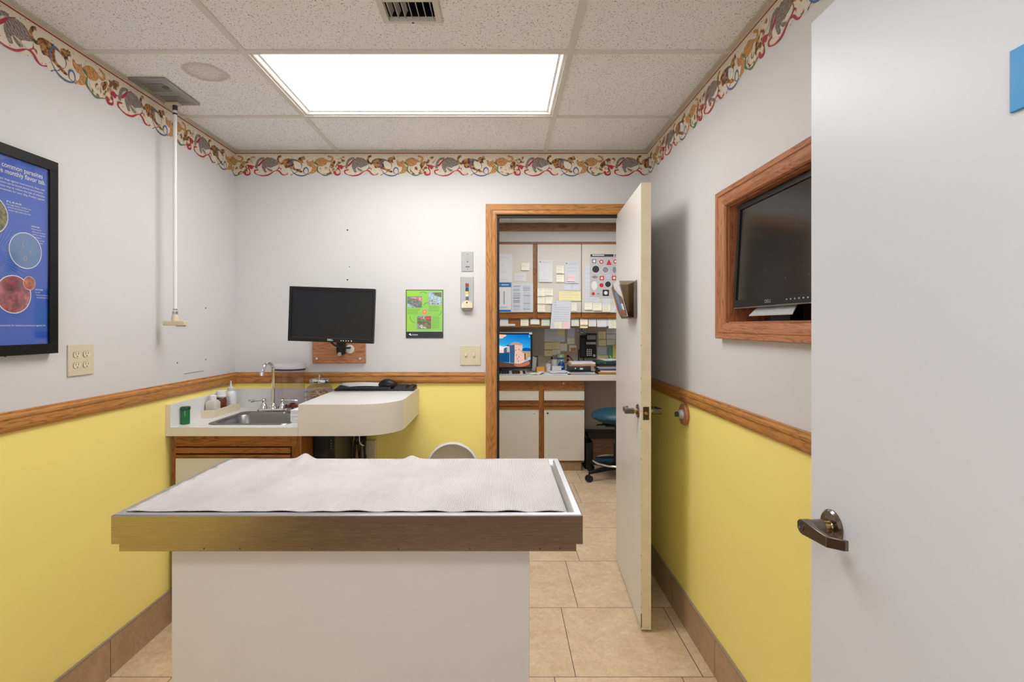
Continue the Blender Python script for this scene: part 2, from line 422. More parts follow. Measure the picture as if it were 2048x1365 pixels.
m.build('added_window_frame', wf, smooth=False)
# jamb wall that carries the near door
m = MB(); m.box(.715, XR, .06, .18, 0, ZC, wall_white); struct(m.build('wall_return', smooth=False))
m = MB(); m.box(.70, .716, .055, .185, 0, 2.06, OZ); struct(m.build('trim_1', bevel=.002))
# second room
m = MB(); m.box(BX0 - .1, BX1 + .1, BY1, BY1 + .1, 0, 2.7, wall_taupe); struct(m.build('wall_office_back', smooth=False))
m = MB(); m.box(BX0 - .1, BX0, BY0, BY1, 0, 2.7, wall_white); struct(m.build('wall_office_left', smooth=False))
m = MB(); m.box(BX1, BX1 + .1, BY0, BY1, 0, 2.7, wall_white); m.box(XR + .12, BX1 + .1, BY0 - .1, BY0, 0, 2.7, wall_white); struct(m.build('wall_office_right', smooth=False))
# ceilings
TX0, TX1 = -.968, .262; TYS = [-.475, .135, .745, 1.355, 1.965, 2.575]
VX0, VX1, VY0, VY1 = -.398, -.196, 1.50, 1.777
m = MB()
def ceil_rect(x0, x1, y0, y1): m.box(x0, x1, y0, y1, ZC + .002, ZC + .03, ceil_m)
ceil_rect(XL, TX0, YF, YB); ceil_rect(TX1, XR, YF, YB)
ceil_rect(TX0, TX1, YF, TYS[0]); ceil_rect(TX0, TX1, .135, VY0 + .01)
ceil_rect(TX0, VX0 + .01, VY0 + .01, VY1 - .01); ceil_rect(VX1 - .01, TX1, VY0 + .01, VY1 - .01)
ceil_rect(TX0, TX1, VY1 - .01, 1.965); ceil_rect(TX0, TX1, 2.575, YB)
struct(m.build('ceiling', smooth=False))
m = MB()
g = .012
for x in (TX0, TX1): m.box(x - g, x + g, YF, YB, ZC - .004, ZC + .025, grid_metal)
for y in [-1.085] + TYS:
    for (a, b) in ((XL, TX0 - g), (TX0 + g, TX1 - g), (TX1 + g, XR)): m.box(a, b, y - g, y + g, ZC - .0035, ZC + .025, grid_metal)
struct(m.build('trim_2', smooth=False))
m = MB()   # wall angle round the ceiling
wa = mat('wall_angle_paint', (206, 196, 178), .5)
m.box(XL, XL + .022, YF, YB, ZC - .003, ZC, wa); m.box(XL, XL + .0025, YF, YB, ZC - .0075, ZC - .003, wa)
m.box(XR - .022, XR, YF, YB, ZC - .003, ZC, wa); m.box(XR - .0025, XR, YF, YB, ZC - .0075, ZC - .003, wa)
m.box(XL + .022, XR - .022, YB - .022, YB, ZC - .003, ZC, wa); m.box(XL + .0025, XR - .0025, YB - .0025, YB, ZC - .0075, ZC - .003, wa)
struct(m.build('trim_3', smooth=False))
m = MB(); m.box(BX0, BX1, BY0, 3.9, ZC, ZC + .03, ceil_m); m.box(BX0, BX1, 4.51, BY1, ZC, ZC + .03, ceil_m)
m.box(BX0, .1, 3.9, 4.51, ZC, ZC + .03, ceil_m); m.box(1.32, BX1, 3.9, 4.51, ZC, ZC + .03, ceil_m)
struct(m.build('ceiling', smooth=False))
m = MB()
for y in (3.9, 4.51, 5.12): m.box(BX0, BX1, y - g, y + g, ZC - .004, ZC + .02, grid_metal)
for x in (.1, 1.32): m.box(x - g, x + g, BY0, BY1, ZC - .0035, ZC + .02, grid_metal)
struct(m.build('trim_4', smooth=False))

# chair rails: moulded profile swept along the wall
def rail(name, p0, p1, out, ztop, h, mt, ends=0.0):
    prof = [(0, 0), (.010, .0), (.012, .006), (.016, .010), (.018, .018), (.018, h - .026), (.022, h - .020), (.022, h - .012), (.014, h - .006), (.014, h), (0, h)]
    p0, p1, out = Vector(p0), Vector(p1), Vector(out); mb = MB()
    d = (p1 - p0).normalized(); rings = []
    for p, e in ((p0, ends[0]), (p1, ends[1])):
        rings.append([p + out * a + Vector((0, 0, ztop - h + b)) + d * e * a for a, b in prof])
    mb.loft(rings, mt); return struct(mb.build(name, smooth=False))
rail('trim_5', (XL, YF, 0), (XL, YB, 0), (1, 0, 0), 1.133, .066, OY, (0, -1))
rail('trim_6', (XL, YB, 0), (-.095, YB, 0), (0, -1, 0), 1.133, .066, OX, (1, 0))
rail('trim_7', (XR, YB, 0), (XR, .18, 0), (-1, 0, 0), 1.109, .060, OY, (0, 0))
# tile baseboards
cap = mat('base_cap', (150, 134, 120), .5)
m = MB(); m.box(XL, XL + .010, YF, YB, 0, .150, tile_base); m.box(XL, XL + .0115, YF, YB, .150, .156, cap); struct(m.build('baseboard_left', smooth=False))
m = MB(); m.box(XR - .010, XR, .18, YB, 0, .150, tile_base); m.box(XR - .0115, XR, .18, YB, .150, .156, cap); struct(m.build('baseboard_right', smooth=False))
m = MB(); m.box(XL + .012, -.1, YB - .01, YB, 0, .150, tile_base); m.box(XL + .012, -.1, YB - .0115, YB, .15, .156, cap); struct(m.build('baseboard_back', smooth=False))
m = MB(); m.box(.0, BX1, BY1 - .01, BY1, 0, .12, tile_base); struct(m.build('baseboard_office', smooth=False))
# doorway casing: mitred, stepped profile
def casing(name, pl, a0, b0, a1, b1, wd, mh, mv, prof, bottom=False):
    """frame round an opening a0..a1 x b0..b1, profile = [(inset from inner edge 0..wd, height)]"""
    mb = MB()
    def corner(a, b, sa, sb): return [pl(a + sa * q, b + sb * q, h) for q, h in prof]
    sides = [([(a0, b1, -1, 1), (a1, b1, 1, 1)], mh)]
    if bottom:
        sides += [([(a0, b0, -1, -1), (a1, b0, 1, -1)], mh), ([(a0, b0, -1, -1), (a0, b1, -1, 1)], mv), ([(a1, b0, 1, -1), (a1, b1, 1, 1)], mv)]
    else:
        sides += [([(a0, b0, -1, 0), (a0, b1, -1, 1)], mv), ([(a1, b0, 1, 0), (a1, b1, 1, 1)], mv)]
    for cs, mt in sides: mb.loft([corner(*c) for c in cs], mt)
    return mb.build(name, smooth=False)
prof = [(0, 0), (0, .012), (.006, .016), (.022, .014), (.026, .018), (.056, .020), (.060, .016), (.060, 0)]
struct(casing('trim_8', pb, DX0 - .001, 0, DX1 + .006, DZ - .006, .06, OX, OZ, prof))
m = MB()
gask = mat('dark_door_stop', (34, 30, 27), .6)
m.box(DX0, DX0 + .004, YB - .001, BY0, 0, DZ, OZ); m.box(DX0 + .004, DX0 + .018, YB + .03, YB + .075, 0, DZ, gask)
m.box(DX0, DX0 + .012, YB + .004, YB + .03, 0, DZ, gask)
m.box(DX0, DX1, YB + .002, YB + .022, DZ - .023, DZ, gask)
m.box(DX1 - .004, DX1, YB + .05, BY0, 0, DZ, OZ)
m.box(DX0 + .001, DX0 + .014, YB + .008, YB + .03, .97, 1.02, bronze)
struct(m.build('trim_9', smooth=False))

# ------------------------------------------------------------------ wallpaper border with cats
K = .0002743
def border_motif(mb, pl, s0):
    P = lambda pts: [(s0 + u * K, 2.4627 - v * K) for u, v in pts]
    cnt = [0]
    def lay(): cnt[0] += 1; return .0004 + .00005 * cnt[0]
    def poly(pts, h, mt): mb.poly2(pl, P(pts), lay(), mt, 4)
    def band(pts, wd, h, mt):
        ww = (lambda t: wd * K * (.35 + .65 * abs(math.sin(3 * math.pi * t + .6)))) if mt in (rib_red, rib_blue, rib_green) else wd * K
        mb.line2(pl, P(pts), ww, (lay(), .0004 + .00005 * cnt[0] + .00003), mt, 5)
    # calico walking with a blue ribbon
    band([(245, 185), (195, 205), (168, 270), (195, 330), (250, 352), (310, 325)], 48, 2, fur_calico)
    poly([(310, 430), (370, 440), (430, 510), (445, 545), (400, 545), (350, 500)], 2, fur_white)
    poly([(250, 312), (300, 262), (380, 238), (480, 245), (560, 262), (620, 292), (680, 340), (692, 390), (680, 440), (640, 485), (560, 500), (480, 468), (400, 440), (340, 452), (300, 400), (288, 350)], 3, fur_calico)
    poly([(520, 300), (600, 312), (668, 360), (676, 430), (640, 470), (560, 455), (520, 400)], 4, fur_white)
    poly([(520, 455), (600, 468), (700, 515), (695, 542), (640, 540), (580, 512), (530, 490)], 4, fur_calico)
    poly([(600, 245), (650, 212), (695, 212), (715, 182), (733, 213), (746, 188), (757, 240), (768, 298), (735, 335), (690, 338), (640, 318), (600, 285)], 5, fur_calico)
    poly([(715, 280), (765, 270), (760, 315), (725, 330)], 6, fur_white)
    band([(570, 275), (500, 270), (445, 330), (440, 420), (480, 510), (550, 580), (650, 613), (740, 608), (810, 575), (828, 500), (790, 440), (740, 460), (725, 520), (755, 568), (850, 580)], 30, 6, rib_blue)
    band([(450, 605), (500, 570), (560, 545), (600, 505)], 18, 6, rib_blue)
    # orange tabby with a green ribbon
    band([(1205, 280), (1260, 302), (1320, 300), (1352, 258), (1320, 212), (1245, 185)], 42, 2, fur_orange)
    poly([(945, 335), (1000, 262), (1080, 226), (1150, 226), (1220, 265), (1240, 315), (1205, 370), (1150, 402), (1080, 410), (1040, 405), (990, 380)], 3, fur_orange)
    poly([(850, 425), (940, 372), (1010, 420), (1030, 480), (980, 540), (900, 570), (840, 562), (850, 505), (832, 455)], 4, fur_orange)
    poly([(830, 430), (900, 420), (900, 480), (860, 540), (840, 500)], 5, fur_white)
    poly([(790, 272), (840, 305), (890, 300), (936, 272), (942, 320), (952, 380), (925, 420), (870, 425), (820, 398), (795, 350)], 5, fur_orange)
    mb.disc2(pl, s0 + 828 * K, 2.4627 - 370 * K, 7 * K, lay(), confetti, 8); mb.disc2(pl, s0 + 882 * K, 2.4627 - 372 * K, 7 * K, lay(), confetti, 8)
    mb.disc2(pl, s0 + 725 * K, 2.4627 - 262 * K, 7 * K, lay(), confetti, 8); mb.disc2(pl, s0 + 690 * K, 2.4627 - 262 * K, 6 * K, lay(), confetti, 8)
    for q_ in ((800, 395, 830, 400), (925, 395, 895, 400)): mb.line2(pl, P([q_[:2], q_[2:]]), 3 * K, lay(), fur_white, 0)
    band([(950, 325), (1000, 350), (1032, 400), (1022, 500), (1080, 560), (1160, 600), (1240, 600), (1345, 560)], 34, 6, rib_green)
    band([(1125, 435), (1090, 465), (1112, 530), (1160, 568), (1240, 570), (1310, 545)], 40, 4, fur_spot)
    poly([(1180, 440), (1215, 405), (1245, 445), (1232, 500), (1190, 490)], 4, fur_spot)
    # kitten pulling a red ribbon
    poly([(1285, 400), (1310, 335), (1370, 292), (1440, 252), (1500, 232), (1535, 300), (1515, 352), (1445, 372), (1442, 430), (1500, 470), (1490, 540), (1400, 560), (1300, 552), (1268, 480)], 5, fur_spot)
    poly([(1295, 390), (1330, 330), (1400, 300), (1400, 360), (1360, 430), (1320, 460)], 6, fur_calico)
    poly([(1488, 245), (1540, 207), (1605, 200), (1632, 212), (1640, 250), (1600, 320), (1560, 342), (1510, 312)], 6, fur_spot)
    poly([(1430, 370), (1500, 380), (1500, 410), (1450, 410)], 6, fur_calico)
    band([(1375, 535), (1430, 590), (1500, 580), (1512, 520), (1480, 440), (1520, 400), (1560, 412), (1640, 410), (1700, 388), (1760, 325), (1820, 262), (1905, 222)], 40, 7, rib_red)
    poly([(1500, 400), (1560, 392), (1580, 430), (1560, 470), (1520, 465)], 7, rib_red)
    poly([(1370, 520), (1420, 520), (1430, 570), (1390, 575)], 7, rib_red)
    # grey tabby rolling in red ribbon
    band([(1650, 460), (1662, 360), (1700, 282), (1760, 245), (1820, 245)], 52, 2, fur_grey)
    poly([(1762, 400), (1800, 292), (1880, 232), (1950, 222), (2040, 252), (2100, 320), (2140, 400), (2140, 462), (2060, 478), (1960, 440), (1880, 432), (1850, 470), (1870, 530), (1830, 545), (1795, 490)], 3, fur_grey)
    poly([(1870, 440), (1950, 470), (2000, 500), (1960, 525), (1900, 490)], 4, fur_grey)
    poly([(1980, 440), (2070, 400), (2125, 380), (2122, 450), (2060, 485), (2000, 480)], 5, fur_white)
    band([(1700, 485), (1625, 500), (1612, 540), (1660, 582), (1780, 613), (1900, 598), (1980, 552), (2040, 512), (2100, 502), (2150, 525), (2200, 580), (2260, 598), (2332, 572)], 30, 6, rib_red)
    band([(2090, 512), (2120, 462), (2170, 450), (2188, 495)], 20, 6, rib_red)
    rnd = random.Random(3)
    for _ in range(44):
        u, v = rnd.uniform(0, 1940), rnd.uniform(150, 300) if rnd.random() < .75 else rnd.uniform(480, 570)
        mb.line2(pl, P([(u, v), (u + rnd.uniform(12, 22), v + rnd.uniform(-12, 12))]), 8 * K, .00025, confetti, 0)
def border(name, s_lo, s_hi, fmap, label):
    mb = MB(); pl = Pl((0, 0, 0), (1, 0, 0), (0, 0, 1))           # flat strip along s, then clipped and folded onto its wall
    per = 1940 * K; s0 = -1.366; k0 = math.floor((s_lo - s0) / per) - 1; k1 = math.ceil((s_hi - s0) / per)
    low = [(0, 600), (100, 570), (200, 540), (330, 602), (450, 612), (560, 595), (650, 625), (760, 618), (850, 590), (960, 580), (1060, 570), (1160, 612), (1260, 612), (1370, 585), (1450, 603), (1530, 560), (1620, 560), (1700, 605), (1820, 628)]
    for k in range(k0, k1 + 1):
        s = s0 + k * per
        L = [(s + u * K, 2.4627 - v * K) for u, v in low] + [(s + per, 2.4627 - 600 * K)]
        top = 2.4627 - 90 * K
        for (a, b) in zip(L[:-1], L[1:]): mb.poly2(pl, [a, b, (b[0], top), (a[0], top)], .0002, bcream)
        mb.rect2(pl, s, 2.4627 - 138 * K, s + per, 2.4627 - 120 * K, .0004, line_red)
        border_motif(mb, pl, s)
    me = bpy.data.meshes.new('b'); me.from_pydata([tuple(v) for v in mb.v], [], mb.f)
    bm = bmesh.new(); bm.from_mesh(me)
    for f, k in zip(bm.faces, mb.fm): f.material_index = k
    for co, no in ((s_lo, (-1, 0, 0)), (s_hi, (1, 0, 0))):
        bmesh.ops.bisect_plane(bm, geom=bm.verts[:] + bm.edges[:] + bm.faces[:], plane_co=(co, 0, 0), plane_no=no, clear_outer=True)
    for v in bm.verts: v.co = fmap(v.co.x, -v.co.y, v.co.z)
    bm.to_mesh(me); bm.free(); me.name = name
    for q in mb.mats: me.materials.append(q)
    o = bpy.data.objects.new(name, me); COL.objects.link(o); tag(o, label, 'wallpaper border'); return o
border('wallpaper_border', XL, XR, lambda s, h, z: Vector((s, YB - .0006 - h, z)), 'cat and ribbon wallpaper border above the monitor and doorway on far wall')
border('wallpaper_border', XL - (YB - 0.9), XL, lambda s, h, z: Vector((XL + .0006 + h, YB + (s - XL), z)), 'cat and ribbon wallpaper border along the top of the left wall')
border('wallpaper_border', XR, XR + (YB - 0.9), lambda s, h, z: Vector((XR - .0006 - h, YB - (s - XR), z)), 'cat and ribbon wallpaper border along the top of the right wall')

# ------------------------------------------------------------------ ceiling lights, vent, drop plate
def troffer(x0, x1, y0, y1, strength, label, e):
    t = empty('ceiling_light', ((x0 + x1) / 2, (y0 + y1) / 2, ZC), 0, label, 'ceiling light')
    fm = mat('troffer_frame_paint', (236, 232, 226), .35)
    fr = MB()
    prof = [(0, .004), (.012, .001), (.020, .010), (.030, .012)]        # inset, rise
    for (a, b) in (((0, 0), (1, 0)), ((1, 0), (1, 1)), ((1, 1), (0, 1)), ((0, 1), (0, 0))):
        rings = []
        for (i, j) in (a, b):
            r = []
            for q, h in prof: r.append(Vector(((x0 + q) if i == 0 else (x1 - q), (y0 + q) if j == 0 else (y1 - q), ZC + h)))
            rings.append(r)
        fr.loft(rings, fm, closed=False, cap=False)
    fr.build('light_frame', t, smooth=False)
    ln = MB(); ln.box(x0 + .028, x1 - .028, y0 + .028, y1 - .028, ZC + .012, ZC + .016, emis('lens_' + e, (252, 251, 250), strength)); ln.build('diffuser_lens', t, smooth=False)
    hb = MB(); hb.box(x0 + .005, x1 - .005, y0 + .005, y1 - .005, ZC + .03, ZC + .1, grid_metal); hb.build('light_housing', t, smooth=False)
troffer(TX0 + g, TX1 - g, 1.965 + g, 2.575 - g, LIGHT_MAIN, 'large lit rectangular ceiling light panel over the exam table', 'main')
troffer(TX0 + g, TX1 - g, -.475 + g, .135 - g, LIGHT_REAR, 'added unseen fill light panel in the ceiling behind the entrance door', 'rear')  # panel added behind the camera to even out the brightness
troffer(.1 + g, 1.32 - g, 3.9 + g, 4.51 - g, LIGHT_BACK, 'added unseen fill light panel in the office ceiling beyond the doorway', 'office')  # panel added out of view as extra light for the office

vp = mat('vent_paint', (206, 202, 192), .45)
t = empty('air_vent', ((VX0 + VX1) / 2, (VY0 + VY1) / 2, ZC), 0, 'small white ceiling air vent with curved blades above the light panel', 'vent')
m = MB()
prof = [(0, 0), (.004, -.006), (.022, -.009), (.024, .006)]
for (a, b) in (((0, 0), (1, 0)), ((1, 0), (1, 1)), ((1, 1), (0, 1)), ((0, 1), (0, 0))):
    rings = []
    for (i, j) in (a, b): rings.append([Vector(((VX0 + q) if i == 0 else (VX1 - q), (VY0 + q) if j == 0 else (VY1 - q), ZC + h)) for q, h in prof])
    m.loft(rings, vp, closed=False, cap=False)
m.lathe(((VX0 + VX1) / 2, VY1 - .012, ZC - .0085), [(.004, 0), (.004, .002)], dark_grey, seg=10)
m.build('vent_frame', t, smooth=False)
m = MB(); m.box(VX0 + .015, VX1 - .015, VY0 + .015, VY1 - .015, ZC + .05, ZC + .055, mat('duct_dark', (14, 16, 26), .8))
for x in (VX0 + .0155, VX1 - .0175): m.box(x, x + .002, VY0 + .016, VY1 - .016, ZC + .003, ZC + .05, mat('duct_dark', (14, 16, 26), .8))
for y in (VY0 + .0155, VY1 - .0175): m.box(VX0 + .0175, VX1 - .0175, y, y + .002, ZC + .003, ZC + .05, mat('duct_dark', (14, 16, 26), .8))
m.build('duct_box', t, smooth=False)
m = MB(); m.box(VX0 + .02, VX1 - .02, 1.640, 1.655, ZC - .006, ZC + .004, vp); m.build('cross_bar', t)
for (ya, yb) in ((VY0 + .024, 1.64), (1.655, VY1 - .026)):
    n = 7
    for i in range(n):
        x = VX0 + .032 + i * (VX1 - VX0 - .064) / (n - 1); sg = -1 if i < 3 else 1
        arc = [(x - sg * .012 * (1 - math.cos(q)), ZC - .004 + .03 * math.sin(q)) for q in (0, .3, .6, .9, 1.2)]
        b = MB(); r0 = [Vector((a, ya, z)) for a, z in arc] + [Vector((a + .0012, ya, z)) for a, z in arc[::-1]]
        b.loft([r0, [v + Vector((0, yb - ya, 0)) for v in r0]], vp); b.build('vent_blade', t, angle=60)

t = empty('ceiling_plate', (-1.4725, 2.297, ZC), 0, 'grey metal access plate on the ceiling with a hanging pole', 'ceiling plate')
m = MB(); x0, x1, y0, y1 = -1.549, -1.396, 2.168, 2.426
m.box(x0, x1, y0, y1, ZC - .010, ZC + .002, steel)
m.build('cover_plate', t, bevel=.003)
m = MB()
for (a, b) in ((2.185, 2.292), (2.305, 2.412)):
    m.box(x0 + .02, x1 - .02, a, b, ZC - .0115, ZC - .009, steel); m.box(x0 + .032, x1 - .032, a + .015, b - .015, ZC - .013, ZC - .011, mat('steel_dim', (140, 140, 138), .4, .9))
m.build('raised_panel', t, bevel=.0015)
m = MB(); m.lathe((-1.435, 2.235, ZC - .0135), [(.014, 0), (.014, .003)], mat('green_glass', (52, 66, 58), .3), seg=20, sy=1.1); m.build('round_port', t)
m = MB(); m.box(-1.53, -1.47, 2.375, 2.405, ZC - .024, ZC - .012, beige_plastic); m.build('pole_socket', t, bevel=.002)
PX, PY = -1.492, 2.392
t = empty('hanging_pole', (PX, PY, Z(628, PY)), 0, 'long white pole with beige T handle hanging from the ceiling plate', 'pole')
zb = Z(628, PY)
m = MB(); m.tube([(PX, PY, zb), (PX - .001, PY, 1.9), (PX, PY, ZC - .045)], .0085, white_plastic, 14); m.build('pole', t)
for z0, z1, r in ((ZC - .046, ZC - .024, .0105), (ZC - .066, ZC - .058, .0095), (zb - .003, zb + .011, .0115), (zb + .016, zb + .023, .0095)):
    m = MB(); m.lathe((PX, PY, z0), [(r, 0), (r, z1 - z0)], dark_grey if z0 > 2 else steel, seg=16); m.build('collar', t)
m = MB(); m.lathe((PX, PY, zb - .034), [(.016, 0), (.016, .012), (.011, .034)], beige_plastic, seg=20)
m.box(PX - .048, PX + .050, PY - .016, PY + .016, zb - .054, zb - .032, beige_plastic)
m.box(PX + .008, PX + .044, PY - .012, PY + .012, zb - .060, zb - .054, beige_plastic)
m.build('t_handle', t, bevel=.003)

# ------------------------------------------------------------------ exam table
TZ = .888
t = empty('exam_table', (-.42, 1.735, 0), 0, 'stainless steel topped exam table on a white laminate base in the middle', 'exam table')
x0, x1, y0, y1 = -1.069, .2245, 1.432, 2.045
m = MB()
r = .027; q = .012
def ring(ix, z): return [Vector((x0 + ix, y0 + ix, z)), Vector((x1 - ix, y0 + ix, z)), Vector((x1 - ix, y1 - ix, z)), Vector((x0 + ix, y1 - ix, z))]
m.loft([ring(0, TZ - .080), ring(0, TZ - .003)], brushed, cap=False)
m.loft([ring(0, TZ - .003), ring(.003, TZ), ring(.020, TZ), ring(.024, TZ - .002), ring(.036, TZ - .012), ring(.04, TZ - .013)], brushed_top, cap=False)
m.add(ring(.04, TZ - .013), [(0, 1, 2, 3)], brushed_top)
m.add(ring(0, TZ - .080), [(3, 2, 1, 0)], brushed)
m.build('table_top', t, bevel=.0012, smooth=False)
m = MB(); m.box(x0 + .012, x1 - .016, y0 + .014, y1 - .014, TZ - .106, TZ - .0795, brushed)
pf = Pl((0, y0 + .014, 0), (1, 0, 0), (0, 0, 1))
for px in (408, 480, 624, 797, 940, 1080, 1120): m.disc2(pf, X(px, y0 + .014), TZ - .098, .0022, .0004, mat('screw_dark', (92, 78, 66), .5, .6), 10)
m.build('support_rail', t, bevel=.001, smooth=False)
m = MB(); m.box(-.949, .082, 1.505, 1.985, 0.0, TZ - .106, mat('table_base_laminate', (214, 207, 205), .4, var=1.2)); m.build('base_cabinet', t, bevel=.002)
# ribbed mat
def mat_cloth():
    t = NT('ribbed_mat_fabric')
    uv = t.n('ShaderNodeUVMap'); sep = t.n('ShaderNodeSeparateXYZ'); t.l(uv.outputs[0], sep.inputs[0])
    U, V = sep.outputs[0], sep.outputs[1]
    fx = t.math('PINGPONG', t.math('DIVIDE', U, .0046), .5); fy = t.math('PINGPONG', t.math('DIVIDE', V, .0046), .5)
    cut = t.math('MULTIPLY', t.math('LESS_THAN', fx, .17), t.math('GREATER_THAN', fy, .12))
    h = t.math('MULTIPLY', fx, 2.0)
    n = t.noise(t.pos(), 6, 3)
    base = t.ramp(n, [(.3, (214, 208, 208)), (.7, (226, 221, 220))])
    vt = t.ramp(t.noise(t.pos((3, 1, 1), loc=(2, 5, 1)), 3, 4), [(.3, .35), (.65, .8)])
    c = t.mix(t.math('MULTIPLY', cut, vt), base, (88, 74, 72))
    sp = t.n('ShaderNodeSeparateXYZ'); t.l(t.pos(), sp.inputs[0])
    dx = t.math('DIVIDE', t.math('ADD', sp.outputs[0], .79), .045); dy = t.math('DIVIDE', t.math('SUBTRACT', sp.outputs[1], 1.66), .06)
    rr = t.math('ADD', t.math('MULTIPLY', dx, dx), t.math('MULTIPLY', dy, dy))
    c = t.mix(t.ramp(rr, [(0, .28), (1, .0)]), c, (176, 162, 156))
    t.l(c, t.b.inputs['Base Color']); t.b.inputs['Roughness'].default_value = .85
    t.bump(h, .6, .0015); return t.m
def cloth_h(x, y):
    z = .0009 * math.sin(31 * x + 8 * y) * math.sin(23 * y + 3) + .0006 * math.sin(57 * x - 30 * y)
    z += .022 * math.exp(-((x + .755 + .10 * (2.03 - y)) / .028) ** 2) * max(0, min(1, (y - 1.86) / .14))
    z += .012 * math.exp(-((x + .345 + .16 * (2.03 - y)) / .022) ** 2) * max(0, min(1, (y - 1.80) / .2))
    z += .004 * math.exp(-((x + .15 + .2 * (y - 1.5)) / .03) ** 2) * math.exp(-((y - 1.55) / .05) ** 2)
    return z
nx, ny = 240, 90; cx0, cx1, cy0, cy1 = -1.046, .183, 1.461, 2.026
vs = []; uvs = []
for j in range(ny + 1):
    for i in range(nx + 1):
        u, v = i / nx, j / ny
        x = cx0 + u * (cx1 - cx0); y = cy0 + v * (cy1 - cy0)
        e = 1 if i == 0 else 0
        xx = x + (.004 * math.sin(y * 90) + .003 * math.sin(y * 47) if i <= 1 else 0)
        yy = y + (.003 * math.sin(x * 60) if j <= 1 else 0) + (.004 * math.sin(x * 36) if j >= ny - 1 else 0)
        z = TZ + .0015 + cloth_h(x, y)
        edge = min(u, 1 - u) * (cx1 - cx0); edy = min(v * (cy1 - cy0), (1 - v) * (cy1 - cy0))
        inner = min(1, max(0, (min(x - (x0 + .026), (x1 - .026) - x, y - (y0 + .026), (y1 - .026) - y)) / .02))
        z -= .010 * inner * (.5 if y < 1.8 else .8)
        if j == 0: z += .0016 * max(0, math.sin(x * 41)) * max(0, math.sin(x * 13 + 1))
        vs.append((xx, yy, z)); uvs.append((x, y))
m = MB(); m.add(vs, [(j * (nx + 1) + i, j * (nx + 1) + i + 1, (j + 1) * (nx + 1) + i + 1, (j + 1) * (nx + 1) + i) for j in range(ny) for i in range(nx)], mat_cloth())
o = m.build('ribbed_mat', angle=80)
uvl = o.data.uv_layers.new(name='UVMap')
for lp in o.data.loops: uvl.data[lp.index].uv = uvs[lp.vertex_index]
so = o.modifiers.new('thickness', 'SOLIDIFY'); so.thickness = .0018; so.offset = 0
tag(o, 'off-white ribbed non-slip mat wrinkled across the steel table top', 'mat')

# ------------------------------------------------------------------ sink counter, desk, cabinet
CZ = .930; DZT = 1.038
t = empty('sink_counter', (-1.25, 2.77, .889), 0, 'white laminate counter with steel sink and backsplash in the left corner', 'counter')
sx0, sx1, sy0, sy1 = -1.425, -1.025, 2.510, 2.900   # sink rim
m = MB()
def rr(x0, x1, y0, y1, r, z, n=6):
    out = []
    for (cx, cy, a) in ((x1 - r, y1 - r, 0), (x0 + r, y1 - r, 90), (x0 + r, y0 + r, 180), (x1 - r, y0 + r, 270)):
        for k in range(n + 1):
            b = math.radians(a + 90 * k / n); out.append(Vector((cx + r * math.cos(b), cy + r * math.sin(b), z)))
    return out
hx0, hx1, hy0, hy1 = sx0 + .01, sx1 - .01, sy0 + .01, sy1 - .01
x0, x1, y0, y1 = XL + .001, -.952, 2.45, YB - .001
for (a, b, c, d) in ((x0, hx0, y0, y1), (hx1, x1, y0, y1), (hx0, hx1, y0, hy0), (hx0, hx1, hy1, y1)): m.box(a, b, c, d, .889, CZ, laminate_top)
m.box(x0, x1, y0 - .001, y0, .889, CZ, laminate)
m.build('counter_top', t, smooth=False)
m = MB(); m.box(XL + .001, XL + .023, y0 - .0005, y1, CZ, 1.036, laminate_top); m.box(XL + .001, XL + .023, y0 - .0015, y0 - .0004, CZ - .041, 1.036, laminate)
m.box(XL + .023, -.952, YB - .021, y1, CZ, 1.036, laminate_top); m.build('backsplash', t, smooth=False)
m = MB()
rim = rr(sx0, sx1, sy0, sy1, .045, CZ + .002)
r = [rr(sx0, sx1, sy0, sy1, .045, CZ + .0005), rr(sx0 + .002, sx1 - .002, sy0 + .002, sy1 - .002, .045, CZ + .004), rr(sx0 + .022, sx1 - .022, sy0 + .022, sy1 - .082, .05, CZ + .003),
     rr(sx0 + .028, sx1 - .028, sy0 + .028, sy1 - .088, .05, CZ - .006), rr(sx0 + .038, sx1 - .038, sy0 + .038, sy1 - .098, .055, CZ - .12), rr(sx0 + .07, sx1 - .07, sy0 + .07, sy1 - .13, .05, CZ - .14)]
m.loft(r, sink_steel, cap=False); m.add(r[-1], [tuple(range(len(r[-1])))], sink_steel)
s_ = m.build('sink_bowl', t, angle=50)
m = MB(); m.lathe(((sx0 + sx1) / 2, (sy0 + sy1) / 2 - .02, CZ - .1395), [(.04, 0), (.038, .003), (.012, .003)], chrome, seg=24); m.build('drain', s_)
# faucet
FX, FY = -1.252, 2.872
t = empty('faucet', (FX, FY, CZ + .003), 0, 'chrome gooseneck faucet with two lever handles behind the sink', 'faucet')
m = MB(); m.loft([rr(FX - .084, FX + .084, FY - .024, FY + .024, .02, CZ + .003), rr(FX - .084, FX + .084, FY - .024, FY + .024, .02, CZ + .016), rr(FX - .078, FX + .078, FY - .018, FY + .018, .016, CZ + .022)], chrome)
m.build('base_plate', t, angle=40)
m = MB(); m.lathe((FX, FY, CZ + .02), [(.021, 0), (.021, .008), (.016, .014), (.016, .022), (.011, .03)], chrome, seg=24)
arc = [(FX, FY, CZ + .03), (FX, FY, 1.10), (FX, FY, 1.155)] + [(FX - .012 * (1 - math.cos(a)) / 2 * 1.6, FY - .042 + .042 * math.cos(a), 1.160 + .044 * math.sin(a)) for a in [math.radians(k) for k in (20, 50, 80, 110, 140, 165)]] + [(FX - .021, FY - .088, 1.148)]
m.tube(arc, .0095, chrome, 16); e = Vector(arc[-1]); m.tube([e + Vector((0, 0, .008)), e - Vector((0, .002, .008))], .0115, chrome, 16)
m.build('spout', t, angle=50)
